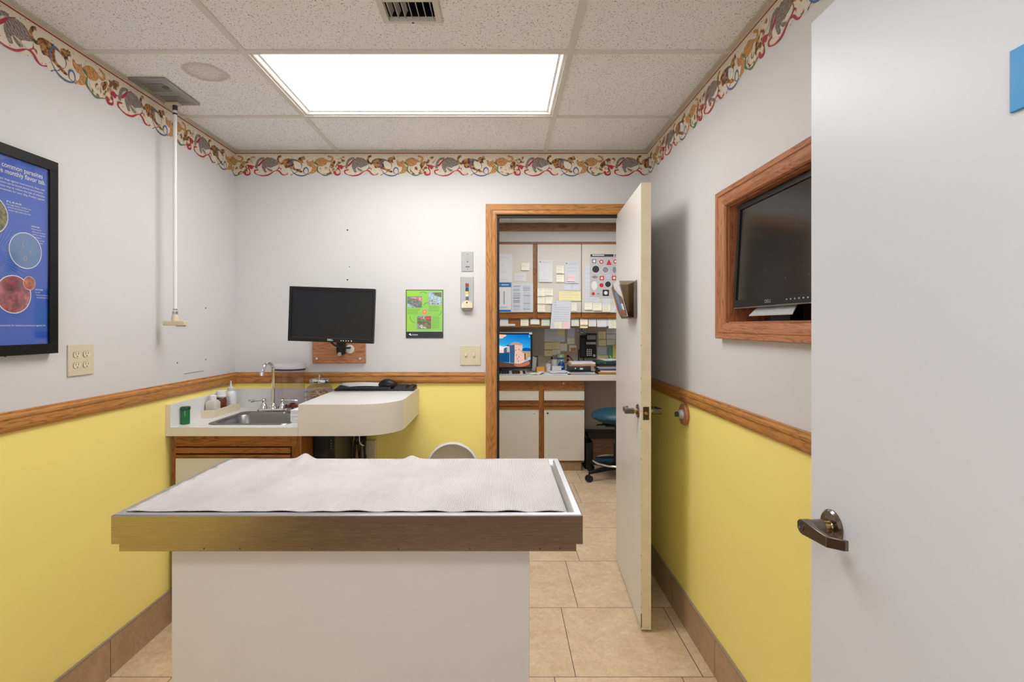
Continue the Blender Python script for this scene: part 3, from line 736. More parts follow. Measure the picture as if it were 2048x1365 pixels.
for sg in (-1, 1):
    hx = FX + sg * .051
    m = MB(); m.lathe((hx, FY, CZ + .02), [(.017, 0), (.017, .016), (.013, .026), (.008, .03), (.007, .036), (.012, .042), (.013, .048), (.010, .055), (.004, .058)], chrome, seg=24)
    hb = m.build('valve_post', t, angle=40)
    m = MB(); m.tube([(hx, FY, CZ + .068), (hx + sg * .022, FY, CZ + .067), (hx + sg * .05, FY, CZ + .066), (hx + sg * .072, FY, CZ + .064), (hx + sg * .085, FY, CZ + .066)], lambda q: .0045 + .0055 * math.exp(-((q - .68) / .17) ** 2) - .002 * (q > .93), chrome, 14)
    m.build('lever_handle', hb, angle=60)
# raised desk
t = empty('raised_desk', (-.72, 2.77, .889), 0, 'raised white desk shelf with a rounded corner beside the sink', 'desk')
poly = [(-.951, 2.449), (-.685, 2.449)] + [(-.685 + .2 * math.sin(a), 2.649 - .2 * math.cos(a)) for a in [math.radians(k * 7.5) for k in range(1, 13)]] + [(-.485, YB - .001), (-.951, YB - .001)]
m = MB(); m.prism(poly, lambda p: Vector((p[0], p[1], .8895)), lambda p: Vector((p[0], p[1], DZT - .0015)), laminate)
m.build('desk_block', t, angle=30)
ps = [((p[0] + .718) * .998 - .718, (p[1] - 2.77) * .998 + 2.77) for p in poly]
m = MB(); m.prism(ps, lambda p: Vector((p[0], p[1], DZT - .0015)), lambda p: Vector((p[0], p[1], DZT)), laminate_top); m.build('desk_top', t, angle=30)
# sink cabinet
t = empty('sink_cabinet', (-1.25, 2.78, 0), 0, 'oak framed cabinet with an ivory door under the sink counter', 'cabinet')
fx0, fx1, fy = XL + .012, X(604, 2.485), 2.485
m = MB()
m.box(fx0, fx0 + .02, fy, 3.075, .1, .765, CZ_); m.box(fx1 - .02, fx1, fy, 3.075, .1, .8885, CZ_)
m.box(fx0 + .02, fx1 - .02, 3.055, 3.075, .1, .765, CZ_); m.box(fx0 + .02, fx1 - .02, fy + .02, 3.055, .1, .12, CZ_)
m.box(fx0, fx0 + .022, fy, fy + .02, .765, .8885, CZ_)
m.box(fx0 + .02, fx1 - .02, fy, fy + .02, .845, .8885, CX_)
m.build('carcass', t, smooth=False)
m = MB(); m.box(fx0 + .022, fx1 - .05, fy - .012, fy + .001, .842, .888, CX_)
zf1, zf0 = Z(893, fy), Z(914.5, fy)
m.box(fx0 + .022, fx1 - .022, fy - .010, fy, zf1, .8885, CX_)
m.build('top_rail', t, bevel=.002)
m = MB(); m.box(fx0 + .024, fx1 - .048, fy - .018, fy - .0005, Z(906, fy), zf1 - .004, CX_); m.box(fx0 + .024, fx1 - .048, fy - .022, fy - .0005, zf0, Z(908.5, fy), CX_)
m.build('moulding_strip', t, bevel=.003)
for a, b in ((fx1 - .046, fx1), (fx0, fx0 + .021)): MB().box(a, b, fy - .008, fy, .1, .8885, CZ_).build('stile', t, bevel=.002)
m = MB(); m.box(fx0 + .024, fx1 - .05, fy - .018, fy - .001, .12, zf0 - .002, ivory); m.build('cabinet_door', t, bevel=.0015)
m = MB(); m.box(fx0 + .02, fx1 - .01, fy + .05, fy + .07, 0, .1, tile_base); m.build('toe_kick', t, smooth=False)

# things on the counter
def lathe_obj(name, loc, parts, label, cat):
    t = empty(name, loc, 0, label, cat)
    for nm, prof, mt, kw in parts:
        b = MB(); b.lathe(loc, prof, mt, **kw); b.build(nm, t, angle=40)
    return t
gx, gy = X(371, 2.535), 2.535
lathe_obj('pill_vial', (gx, gy, CZ), [('vial_body', [(.0185, 0), (.0195, .004), (.0195, .072), (.0185, .074)], green_clear, {}), ('vial_rim', [(.0195, .068), (.022, .071), (.022, .082), (.0195, .085), (.017, .086)], mat('green_vial_cap', (16, 70, 52), .25), {})], 'small translucent green pill vial at the left end of the counter', 'vial')
# tray
m = MB()
def tray_ring(i, z, gz): return [Vector((x, y, z)) for x, y in ((-1.549 - gz + i, 2.70 - gz + i), (-1.484 + gz - i, 2.70 - gz + i), (-1.486 + gz - i, 2.975 + gz - i), (-1.547 - gz + i, 2.975 + gz - i))]
T0 = CZ + .0005
m.loft([tray_ring(0, T0, 0), tray_ring(0, T0 + .04, .004), tray_ring(.0035, T0 + .04, .004), tray_ring(.0035, T0 + .003, 0)], cream_plastic, cap=False)
m.add(tray_ring(0, T0, 0), [(3, 2, 1, 0)], cream_plastic); m.add(tray_ring(.0035, T0 + .003, 0), [(0, 1, 2, 3)], cream_plastic)
o = m.build('organizer_tray', bevel=.0012); tag(o, 'narrow cream plastic tray holding three bottles beside the sink', 'tray')
b0 = T0 + .003
def bottle(name, x, y, body, cap_, label, extra=None):
    t = empty(name, (x, y, b0), 0, label, 'bottle')
    mb = MB()
    if body[0] == 'sq':
        _, r, h, mt = body
        mb.loft([rr(x - r * .94, x + r * .94, y - r * .94, y + r * .94, .008, b0), rr(x - r, x + r, y - r, y + r, .01, b0 + .004), rr(x - r, x + r, y - r, y + r, .01, b0 + h * .8), rr(x - r * .8, x + r * .8, y - r * .8, y + r * .8, .012, b0 + h * .93), rr(x - .013, x + .013, y - .013, y + .013, .0129, b0 + h)], mt)
    else: mb.lathe((x, y, b0), body[1], body[2])
    mb.build('bottle_body', t, angle=40)
    mb = MB(); mb.lathe((x, y, b0), cap_[0], cap_[1], seg=24); mb.build('bottle_cap', t, angle=40)
    if extra: extra(t)
bottle('squeeze_bottle', -1.517, 2.752, ('sq', .0285, .086, mat('cloudy_plastic', (198, 194, 184), .3)), ([(.0165, .084), (.017, .087), (.017, .105), (.012, .108), (.0065, .109), (.0055, .118), (.003, .12)], white_plastic), 'squat cloudy square bottle with white cap, front of the tray')
def vents(t): pass
bottle('amber_bottle', -1.517, 2.832, ('r', [(.026, 0), (.0275, .004), (.0275, .072), (.024, .084), (.021, .088)], mat('reddish_brown_plastic', (104, 50, 38), .25)), ([(.0225, .086), (.026, .09), (.026, .098), (.024, .100), (.0245, .120), (.022, .123)], white_plastic), 'reddish brown bottle with a wide white cap, middle of the tray')
def marks(t):
    mb = MB()
    for k in range(5): mb.tube([(-1.512 + .0273 * math.cos(a), 2.925 + .0273 * math.sin(a), b0 + .03 + .012 * k) for a in [math.radians(q) for q in (-95, -80, -65)]], .0006, ink_dark, 6)
    mb.build('level_mark', t)
bottle('dispensing_bottle', -1.512, 2.925, ('r', [(.025, 0), (.0268, .003), (.0268, .088), (.023, .104), (.013, .112)], white_plastic), ([(.0155, .110), (.016, .114), (.016, .127), (.012, .130), (.0065, .133), (.0028, .166)], mat('pale_grey_plastic', (206, 216, 212), .35)), 'white bottle with a tall pointed nozzle, back of the tray', marks)
# clear canister
kx, ky = -1.199, 2.972
t = empty('food_canister', (kx, ky, CZ), 0, 'tall clear plastic canister with a white lid behind the faucet', 'canister')
m = MB(); m.lathe((kx, ky, CZ + .001), [(.072, 0), (.079, .004), (.080, .225)], clear, seg=40, cap=False, sy=.9); m.build('canister_body', t, angle=50)
m = MB(); m.lathe((kx, ky, CZ + .225), [(.082, 0), (.083, .004), (.083, .012)], dark_grey, seg=40, sy=.9); m.build('lid_seal', t, angle=40)
m = MB(); m.lathe((kx, ky, CZ + .235), [(.084, 0), (.0865, .006), (.0865, .022), (.083, .028), (.05, .031), (.004, .031)], mat('lid_white', (232, 230, 240), .3), seg=40, sy=.9); m.build('canister_lid', t, angle=40)
for i, (dx, dy, a) in enumerate(((-.03, -.02, .4), (.034, -.015, 2.6), (.0, .03, 1.2))):
    m = MB(); c = Vector((kx + dx, ky + dy, CZ + .002)); d = Vector((math.cos(a), math.sin(a), 0)) * .026
    m.tube([c - d + Vector((0, 0, .010)), c - d * .4 + Vector((0, 0, .022)), c + d * .5 + Vector((0, 0, .02)), c + d + Vector((0, 0, .008))], lambda q: .007 + .0035 * math.sin(3.14 * q), mat('red_brown_treat', (124, 52, 46), .6, bump=.2, bscale=120), 10)
    tag(m.build('dog_treat'), ['reddish dog treat at the left inside the clear canister', 'reddish dog treat at the right inside the clear canister', 'reddish dog treat at the back inside the clear canister'][i], 'treat', 'treats in the clear canister')
# glass jar
jx, jy = -1.037, 2.985
t = empty('glass_jar', (jx, jy, CZ), 0, 'glass apothecary jar lettered PET-TABS with a chrome lid beside the raised desk', 'jar')
prof = [(.058, 0), (.064, .004), (.068, .03), (.074, .1), (.074, .118), (.070, .126), (.054, .136), (.051, .145), (.054, .152)]
m = MB(); m.lathe((jx, jy, CZ + .001), prof, glassy, seg=10, cap=False); m.lathe((jx, jy, CZ + .001), [(.001, .004), (.06, .004)], glassy, seg=10, cap=False); m.build('jar_body', t, angle=20)
m = MB(); m.lathe((jx, jy, CZ + .153), [(.054, 0), (.056, .003), (.056, .016), (.050, .021), (.03, .024), (.008, .026), (.006, .028), (.006, .044), (.018, .047), (.019, .049), (.012, .052)], chrome, seg=32); m.build('jar_lid', t, angle=40)
pj = Pl((jx, jy - .0755, CZ), (1, 0, 0), (0, 0, 1))
for v in (.104, .074): m = MB(); m.text2(pj, 'PET-TABS', -.058, v, .013, 0, ink_dark, width=.066); m.build('jar_lettering', t)
rnd = random.Random(2)
tanm = mat('tan_tablet', (222, 188, 156), .7); whm = mat('cotton_white', (226, 222, 216), .8)
m = MB()
for i in range(150):
    a, rr_ = rnd.uniform(0, 6.28), .056 * math.sqrt(rnd.random()); z = CZ + .009 + .098 * rnd.random()
    c = Vector((jx + rr_ * math.cos(a), jy + rr_ * math.sin(a), z)); m.lathe(c, [(.006, -.003), (.0085, 0), (.006, .003)], tanm, seg=8, axis=rnd.choice('xyz'))
tag(m.build('tablets'), 'tan tablets heaped inside the glass PET-TABS jar', 'tablets', kind='stuff')
# folded paper towels beside the desk
m = MB(); hx = -.996; 
rnd = random.Random(5)
for k in range(13):
    z = CZ + .0008 + k * .0047; j = rnd.uniform(-.0015, .0015); hw = .038
    pts = [(hx - hw + j, z + .0007), (hx - hw * .4, z + rnd.uniform(0, .0012)), (hx + hw * .4, z + rnd.uniform(.0, .0012)), (hx + hw + j * .5, z + .0005)]
    r0 = [Vector((a, 2.565, b)) for a, b in pts] + [Vector((a, 2.565, b + .0036)) for a, b in pts[::-1]]
    m.loft([r0, [v + Vector((0, .12, 0)) for v in r0]], paper)
tag(m.build('paper_towels', angle=30), 'stack of folded white paper towels between sink and raised desk', 'paper towels', kind='stuff')

# keyboard, mouse, paper on the raised desk
def keyboard(name, x0, x1, y0, y1, z0, label, trim=None, tilt=.010):
    t = empty(name, ((x0 + x1) / 2, (y0 + y1) / 2, z0), 0, label, 'keyboard')
    b = MB(); r0 = [Vector((x0, y0, z0)), Vector((x0, y1, z0)), Vector((x0, y1, z0 + .014 + tilt)), Vector((x0, y0, z0 + .010))]
    b.loft([r0, [v + Vector((x1 - x0, 0, 0)) for v in r0]], trim or black_plastic); b.build('keyboard_case', t, bevel=.003)
    rows, cols = 5, 21
    for blk in (range(0, 15), range(16, 19), range(20, 21)):
      kb = MB()
      for j in range(rows):
        for i in blk:
            wx = (x1 - x0 - .02) / cols; wy = (y1 - y0 - .02) / rows
            xa = x0 + .01 + i * wx; ya = y0 + .01 + j * wy
            zz = z0 + .010 + (.004 + tilt) * (ya - y0) / (y1 - y0)
            kb.box(xa + .001, xa + wx - .001, ya + .001, ya + wy - .001, zz, zz + .007, dark_grey if trim is None else black_plastic)
      kb.build('key_block', t, smooth=False)
    return t
keyboard('computer_keyboard', -.942, -.492, 2.948, 3.066, DZT + .0005, 'black computer keyboard on the raised desk by the wall')
m = MB()
nx, ny = 12, 8; mx0, mx1, my0, my1 = -.945, -.70, 2.985, 3.062
vs = []; 
for j in range(ny + 1):
    for i in range(nx + 1):
        u, v = i / nx, j / ny
        vs.append((mx0 + u * (mx1 - mx0) + .02 * v * (1 - u), my0 + v * (my1 - my0), DZT + .023 + .012 * v + .004 * math.sin(u * 3) - .012 * (1 - v) * (1 - u) ** 2))
m.add(vs, [(j * (nx + 1) + i, j * (nx + 1) + i + 1, (j + 1) * (nx + 1) + i + 1, (j + 1) * (nx + 1) + i) for j in range(ny) for i in range(nx)], paper)
o = m.build('paper_sheet', angle=80); so = o.modifiers.new('t', 'SOLIDIFY'); so.thickness = .0006; tag(o, 'white sheet of paper lying over the left end of the keyboard', 'paper')
m = MB(); rings = []
ax, ay, az = X(776, 3.0), 3.0, DZT + .029
for k in range(9):
    q = k / 8; xx = ax - .052 + .104 * q; wv = math.sin(math.pi * (.06 + .88 * q)) ** .5; h = .034 * math.sin(math.pi * (.05 + .9 * q ** .9)) ** .7 + .002
    rings.append([Vector((xx, ay + .030 * wv * math.cos(a), az + h * max(0, math.sin(a)))) for a in [math.pi * i / 10 for i in range(11)]])
m.loft(rings, black_plastic); o = m.build('computer_mouse', angle=60); tag(o, 'black computer mouse resting on the keyboard', 'mouse')

# monitor on the wall arm
WC = X(679, YB); 
t = empty('wall_monitor', (-.89, YB, 1.27), 0, 'black flat monitor on a wall arm above the raised desk, tilted clockwise', 'monitor')
m = MB(); m.box(X(627, YB), X(732, YB), YB - .02, YB - .001, Z(727, YB), 1.40, RX); mp = m.build('mounting_board', t, bevel=.003)
for px in (636, 722):
    m = MB(); m.lathe((X(px, YB), YB - .0205, Z(717.5, YB)), [(.008, 0), (.007, -.003), (.003, -.0035)], chrome, axis='y', seg=14); m.build('screw', mp)
m = MB(); m.lathe((X(699, 3.06), YB - .021, Z(699, 3.06)), [(.026, 0), (.026, -.004), (.023, -.006)], mat('grommet_white', (214, 210, 200), .4), axis='y', seg=28); m.build('grommet', t)
ax = X(677, 3.0)
m = MB(); c0 = Vector((ax, YB - .045, 0))
m.lathe((ax, YB - .045, Z(712, 3.0) + .002), [(.016, 0), (.024, .008), (.026, .05), (.026, .16)], black_plastic, seg=24); m.box(ax - .026, ax + .026, YB - .045, YB - .02, Z(706, 3.0) + .01, 1.38, black_plastic)
m.tube([(ax, YB - .045, 1.33), (ax + .01, 2.95, 1.40), (ax, 2.83, 1.45)], .018, black_plastic, 12)
m.build('wall_arm', t, angle=50)
m = MB(); m.lathe((ax - .0, YB - .071, Z(709, 3.0)), [(.011, 0), (.011, -.003), (.004, -.004)], silver_plastic, axis='y', seg=18); m.build('arm_cap', t)
m = MB(); m.tube([(X(660, 2.9), 2.86, Z(683, 2.9) + .02), (X(672, 2.95), 2.93, Z(691, 2.95)), (X(690, 3.0), 2.99, Z(696, 3.0)), (X(699, 3.05), 3.03, Z(696, 3.05)), (X(699, 3.05), 3.066, Z(696, 3.05))], .0055, black_rubber, 10); m.build('cable', t)
Dm = 2.79; c = at(663.3, 630.3, Dm); roll = math.radians(-2.0)
M = Matrix.Translation(c) @ Matrix.Rotation(math.radians(-1.0), 4, 'Z') @ Matrix.Rotation(-roll, 4, 'Y') @ Matrix.Translation(-c)
hw, hh = 171.5 / 2 * Dm / F, 109.5 / 2 * Dm / F
pm = Pl(M @ c, M.to_3x3() @ Vector((1, 0, 0)), M.to_3x3() @ Vector((0, 0, 1)))
m = MB(); m.box(c.x - hw, c.x + hw, c.y, c.y + .022, c.z - hh, c.z + hh, black_plastic, M); m.box(c.x - hw * .7, c.x + hw * .7, c.y + .02, c.y + .048, c.z - hh * .7, c.z + hh * .7, black_plastic, M)
mo = m.build('monitor_housing', t, bevel=.003)
m = MB(); b = .0145
for (a0, b0_, a1, b1) in ((-hw, -hh, hw, -hh + .021), (-hw, hh - b, hw, hh), (-hw, -hh + .021, -hw + b, hh - b), (hw - b, -hh + .021, hw, hh - b)):
    q = [pm(a0, b0_, 0), pm(a1, b0_, 0), pm(a1, b1, 0), pm(a0, b1, 0)]; m.loft([q, [v + pm.n * .006 for v in q]], black_plastic)
m.line2(pm, [(-hw + b, -hh + .0215), (hw - b, -hh + .0215)], .0008, .0064, mat('bezel_edge', (92, 94, 98), .4), 0)
m.text2(pm, 'DELL', -.001, -hh + .0085, .0135, .0066, white_print, width=.030, align='c', bold=True)
bz = m.build('bezel', t, smooth=False)
for k, du in enumerate((.0575, .0625, .068, .0725, .0785)):
    mb = MB(); mb.disc2(pm, .0575 + (0, .012, .026, .038, .054)[k] * 1.02 + .0, -hh + .0105, .0028 if k < 4 else .0036, .0066, white_print if k < 4 else mat('amber_led', (255, 206, 150), .4), 10); mb.build('button', bz, smooth=False)
m = MB(); m.rect2(pm, -hw + b, -hh + .021, hw - b, hh - b, .0012, black_gloss); m.flat = True; m.build('screen', t, smooth=False)

# green poster
t = MB(); pp = Pl((X(812, YB), YB - .004, Z(676.5, YB)), (1, 0, 0), (0, 0, 1)); sc_ = YB / F
PW, PH = 74.5 * sc_, 96.5 * sc_
t.box(X(812, YB), X(812, YB) + PW, YB - .004, YB - .001, Z(676.5, YB), Z(676.5, YB) + PH, mat('poster_black', (22, 26, 32), .3))
U = lambda u: (u - 145) / 840 * PW
V = lambda v: (1200 - v) / 1080 * PH
tg = NT('poster_green'); tg.l(tg.ramp(tg.noise(tg.pos(), 5, 2), [(.3, (138, 204, 90)), (.7, (156, 214, 62))]), tg.b.inputs['Base Color']); tg.b.inputs['Roughness'].default_value = .3
t.rect2(pp, U(160), V(1050), U(970), V(135), .0003, tg.m)
t.rect2(pp, U(160), V(1055), U(970), V(1050), .0003, white_print)
def photo(nm, stops, sc1):
    q = NT(nm); q.l(q.ramp(q.noise(q.pos(), sc1, 5, .7), stops), q.b.inputs['Base Color']); q.b.inputs['Roughness'].default_value = .35; return q.m
ph1 = photo('print_grey_photo', [(.35, (82, 94, 88)), (.55, (126, 134, 122)), (.75, (190, 170, 170))], 70)
ph2 = photo('print_blue_photo', [(.35, (104, 140, 160)), (.5, (164, 196, 206)), (.7, (226, 220, 216))], 70)
ph3 = photo('print_olive_photo', [(.35, (84, 90, 60)), (.6, (128, 130, 92)), (.8, (150, 150, 120))], 60)
pk = photo('print_pink', [(.35, (190, 80, 84)), (.65, (232, 190, 186))], 90); pw = photo('print_speckle', [(.4, (70, 66, 72)), (.6, (224, 222, 222))], 120)
for (a, b_, c_, d, mm) in ((175, 520, 505, 272, ph1), (660, 460, 950, 170, ph2), (400, 995, 715, 710, ph3)):
    t.rect2(pp, U(a - 6), V(b_ + 6), U(c_ + 6), V(d - 6), .0005, ink); t.rect2(pp, U(a), V(b_), U(c_), V(d), .0007, mm)
t.poly2(pp, [(U(190), V(285)), (U(500), V(285)), (U(500), V(390)), (U(420), V(340)), (U(300), V(310))], .0009, pk)
t.poly2(pp, [(U(180), V(430)), (U(260), V(460)), (U(360), V(505)), (U(360), V(515)), (U(180), V(515))], .0009, ph2)
t.poly2(pp, [(U(740), V(180)), (U(945), V(180)), (U(945), V(290)), (U(820), V(260))], .0009, ph3)
t.poly2(pp, [(U(670), V(330)), (U(800), V(370)), (U(900), V(450)), (U(670), V(450))], .0009, pw)
t.poly2(pp, [(U(405), V(715)), (U(580), V(715)), (U(580), V(775)), (U(405), V(750))], .0009, pw)
t.poly2(pp, [(U(575), V(715)), (U(710), V(715)), (U(710), V(785)), (U(620), V(775))], .0009, mat('print_red', (214, 66, 76), .4))
t.poly2(pp, [(U(410), V(890)), (U(520), V(910)), (U(640), V(985)), (U(410), V(985))], .0009, pw)
t.disc2(pp, U(565), V(612), .0175, .0007, mat('print_lav', (176, 172, 180), .4), 28); t.disc2(pp, U(565), V(612), .0140, .0009, mat('print_orange', (248, 138, 24), .4), 28)
t.disc2(pp, U(565), V(614), .0055, .0011, mat('print_pale_orange', (255, 200, 120), .4), 20)
gr = mat('print_dark_green', (60, 112, 52), .5)
for pts in ([(460, 190), (520, 170), (570, 178), (615, 205)], [(545, 470), (580, 425), (630, 410), (700, 412)], [(945, 580), (930, 650), (880, 700)], [(240, 710), (250, 780), (290, 830), (345, 860)]):
    t.line2(pp, [(U(a), V(b_)) for a, b_ in pts], .0022, .0007, gr)
for (a, b_, w_, n_) in ((180, 555, 280, 6), (660, 490, 280, 6), (735, 725, 190, 13)):
    for k in range(n_):
        ww = w_ * rnd.uniform(.75, 1); t.rect2(pp, U(a), V(b_ + k * 21 + 7), U(a + ww), V(b_ + k * 21), .0005, mat('print_mid_green', (104, 166, 52), .5))
t.poly2(pp, [(U(205), V(1118)), (U(250), V(1092)), (U(262), V(1125)), (U(285), V(1145)), (U(240), V(1140))], .0003, white_print)
t.text2(pp, 'Adequan', U(283), V(1132), .0095, .0004, white_print, width=U(415) - U(283), bold=True)
t.rect2(pp, U(290), V(1148), U(415), V(1142), .0003, ink)
o = t.build('wall_poster', smooth=False); tag(o, 'small green poster with microscope photos on the far wall', 'poster')

# wall plates
def plate(name, pxa, pxb, pya, pyb, m_, label, cat, th=.004):
    b = MB(); b.box(X(pxa, YB), X(pxb, YB), YB - th, YB - .0005, Z(pyb, YB), Z(pya, YB), m_)
    t = empty(name, (X((pxa + pxb) / 2, YB), YB, Z(pyb, YB)), 0, label, cat); b.build('cover', t, bevel=.0015); return t
t = plate('steel_wall_plate', 923, 946.5, 504, 543.5, steel, 'blank stainless wall plate above the coloured indicator, left of doorway', 'wall plate')
pc = Pl((0, YB - .0046, 0), (1, 0, 0), (0, 0, 1))
for px, py, r in ((935, 509.5, .0022), (935, 524, .0034), (935, 538.5, .0022)): m = MB(); m.disc2(pc, X(px, YB), Z(py, YB), r, 0, dark_dot, 12); m.build('screw_hole', t, smooth=False)
m = MB()
for k in range(5): m.rect2(pc, X(931.2 + k * 1.7, YB), Z(535.2, YB), X(932.4 + k * 1.7, YB), Z(533, YB), 0, dark_dot)
m.build('engraving', t, smooth=False)
t = plate('call_indicator', 921, 947, 554, 617, steel, 'steel wall plate with red, blue, yellow and white signal flags by doorway', 'signal plate')
for i, (ya, yb, cc) in enumerate(((567.5, 573, (176, 40, 38)), (573.4, 577, (86, 118, 104)), (577.4, 583, (30, 62, 108)), (583.5, 588.5, (236, 212, 40)), (588.9, 594, (226, 226, 230)), (594.4, 600.5, (96, 96, 94)))):
    m = MB(); m.box(X(931.3 if i != 5 else 932, YB), X(937.3, YB), YB - .02, YB - .004, Z(yb, YB), Z(ya, YB), mat('flag_%d' % i, cc, .4)); m.build('signal_flag', t, bevel=.0012)
m = MB(); zc = Z(608, YB); 
poly = [(X(923.6, YB), Z(616.8, YB)), (X(945.2, YB), Z(616.8, YB)), (X(945.2, YB), Z(610, YB))] + [(X(934.4, YB) + .032 * math.cos(a), Z(610, YB) + .024 * math.sin(a)) for a in [math.pi * k / 10 for k in range(1, 10)]] + [(X(923.6, YB), Z(610, YB))]
m.prism(poly, lambda p: Vector((p[0], YB - .03, p[1])), lambda p: Vector((p[0], YB - .004, p[1])), cream_plastic); m.lathe((X(934.4, YB), YB - .0305, Z(606, YB)), [(.0045, .0), (.0045, -.0006)], dark_dot, axis='y', seg=12)
m.build('ivory_switch_cover', t, bevel=.002)
m = MB(); m.box(X(925, YB), X(944, YB), YB - .026, YB - .002, Z(622, YB), Z(616.8, YB), mat('plate_under', (128, 120, 112), .5, .4)); m.build('lower_lip', t, bevel=.001)
t = plate('light_switch', 920.5, 961, 691.5, 730.5, beige_plastic, 'beige double toggle light switch beside the door casing', 'light switch', .006)
for px in (932, 948):
    m = MB(); m.box(X(px - 2, YB), X(px + 2, YB), YB - .016, YB - .006, Z(713, YB), Z(707, YB), cream_plastic); m.build('toggle', t, bevel=.0015)
    for py in (699.5, 721.5): m = MB(); m.disc2(pc, X(px, YB), Z(py, YB), .002, .002, mat('screw_beige', (160, 148, 124), .5, .3), 10); m.build('screw', t, smooth=False)
# double outlet on left wall
ya, yb, z0, z1 = 1.893, 2.012, 1.222, 1.338
t = empty('wall_outlet', (XL, (ya + yb) / 2, z0), 0, 'beige four-socket electrical outlet below the framed poster', 'outlet')
m = MB(); m.box(XL + .0005, XL + .006, ya, yb, z0, z1, beige_plastic); m.build('cover', t, bevel=.002)
pq = Pl((XL + .0064, 0, 0), (0, 1, 0), (0, 0, 1)); pq.n = Vector((1, 0, 0))
def socket(pl_, a, b_, t, r=.0165):
    m = MB(); ring_ = [(a + r * math.cos(q), b_ + r * .82 * max(-.78, min(.78, math.sin(q)))) for q in [2 * math.pi * k / 24 for k in range(24)]]
    m.poly2(pl_, [(a + (x - a) * 1.08, b_ + (y - b_) * 1.08) for x, y in ring_], .0, mat('socket_gap', (150, 138, 112), .6))
    m.poly2(pl_, ring_, .0015, cream_plastic)
    for dx in (-.006, .006): m.rect2(pl_, a + dx - .0011, b_ + .0, a + dx + .0011, b_ + .008, .002, dark_dot)
    m.disc2(pl_, a, b_ - .006, .0024, .002, dark_dot, 10); m.build('socket', t, smooth=False)
for a in (ya + .037, yb - .037):
    for b_ in (z0 + .038, z1 - .038): socket(pq, a, b_, t)

# framed parasite poster on the left wall
fy1, fy0, fz0, fz1 = 1.822, 1.16, 1.312, 1.975
t = empty('framed_poster', (XL, (fy0 + fy1) / 2, fz0), 0, 'black framed blue poster about common parasites on left wall', 'framed poster')
fm = mat('black_frame', (12, 13, 15), .5, spec=.25)
m = MB(); fw = .034; A, B = XL + .001, XL + .030
for (a, b_, c_, d) in ((fy0, fy1, fz0, fz0 + fw), (fy0, fy1, fz1 - fw, fz1), (fy0, fy0 + fw, fz0 + fw, fz1 - fw), (fy1 - fw, fy1, fz0 + fw, fz1 - fw)): m.box(A, B, a, b_, c_, d, fm)
m.build('frame', t, bevel=.001, smooth=False)
m = MB(); m.box(A, A + .021, fy0 + fw, fy1 - fw, fz0 + fw, fz1 - fw, mat('poster_blue', (34, 88, 196), .35, var=5, vscale=3))
p = Pl((A + .0212, 0, 0), (0, 1, 0), (0, 0, 1)); p.n = Vector((1, 0, 0))
XP = A + .021
def PP(px, py):        # picture point on the poster sheet
    D = XP * F / (px - CX); return (D, Z(py, D))
lb = mat('print_light_blue', (120, 160, 224), .5)
c0 = PP(-12, 515)
for k in range(26):
    a = math.radians(-88 + k * 7); m.line2(p, [(c0[0] + .035 * math.cos(a), c0[1] + .035 * math.sin(a)), (c0[0] + .11 * math.cos(a), c0[1] + .11 * math.sin(a))], .0009, .0001, lb, 0)
yr = PP(90, 350)[0]
y2 = PP(97, 362)[0]; ps_ = .0215
zz = PP(85, 358)[1]
m.text2(p, 't common parasites', PP(85, 358)[0], zz, ps_, .0004, white_print, width=.158, align='r', bold=True)
m.text2(p, 've monthly flavor tab.', PP(90.5, 371)[0], PP(90.5, 371)[1], ps_, .0004, white_print, width=.169, align='r', bold=True)
for k, s_ in enumerate(('protect dogs against heartworms, fleas, and', 'parasites can be found almost everywhere.', 'is the best way to reduce the risk of infection', 'and protection for your dog. Protect against')):
    q = PP(88.5, 383 + k * 6.4); m.text2(p, s_, q[0] - (.004 if k == 1 else 0), q[1], .0092, .0004, white_print, width=(.176, .168, .180, .176)[k], align='r')
def para(px, py, head, lines, wd):
    q = PP(px, py); m.text2(p, head, q[0], q[1], .0072, .0004, white_print, width=wd * .6, bold=True)
    for k, s_ in enumerate(lines): m.text2(p, s_, q[0] + .003 * k, q[1] - .0085 * (k + 1), .0068, .0004, white_print, width=wd * max(1, len(s_)) / max(len(q_) for q_ in lines))
para(13, 404, 'FLEAS', ('Flea eggs, larvae, and fleas can', 'be found at the base of your', "carpet, right under your feet."), .084)
para(62, 454, 'WHIPWORMS', ('Whipworms are the', 'leading cause of chronic', 'diarrhea in dogs, and', 'their eggs can', 'remain in soil for', 'up to 7 years.'), .052)
para(70, 581, 'HOOKWORMS', ('An adult', 'Ancylostoma hookworm', 'bloodsucking in host', '', 'Hookworms can be', 'transmitted to people')[:3], .048)
q = PP(91, 653); m.text2(p, 'n parasiticide for maximum protection against the', q[0], q[1], .0088, .0004, white_print, width=.172, align='r')
def circ(a, b_, r, mm):
    e = .0006 if r < .03 else 0; m.disc2(p, a, b_, r * 1.05, .0006 + e, white_print, 40); m.disc2(p, a, b_, r, .0009 + e, mm, 40); return a, b_
circ(1.583, 1.747, .058, photo('print_fleas', [(.4, (60, 60, 44)), (.6, (150, 146, 70))], 60))
a, b_ = circ(1.7045, 1.652, .0565, mat('print_slate', (92, 132, 182), .5, var=6, vscale=60))
for dx, dy, h_ in ((-.012, .022, 1), (.016, -.002, .6)): m.line2(p, [(a + dx + .006, b_ + dy + .012 * h_), (a + dx, b_ + dy), (a + dx + .005, b_ + dy - .012 * h_)], .0018, .0012, mat('print_worm', (176, 168, 172), .5))
m.line2(p, [(a - .004, b_ - .018), (a - .008, b_ - .026), (a - .003, b_ - .034), (a + .003, b_ - .026), (a - .002, b_ - .018)], .0018, .0012, mat('print_worm', (176, 168, 172), .5))
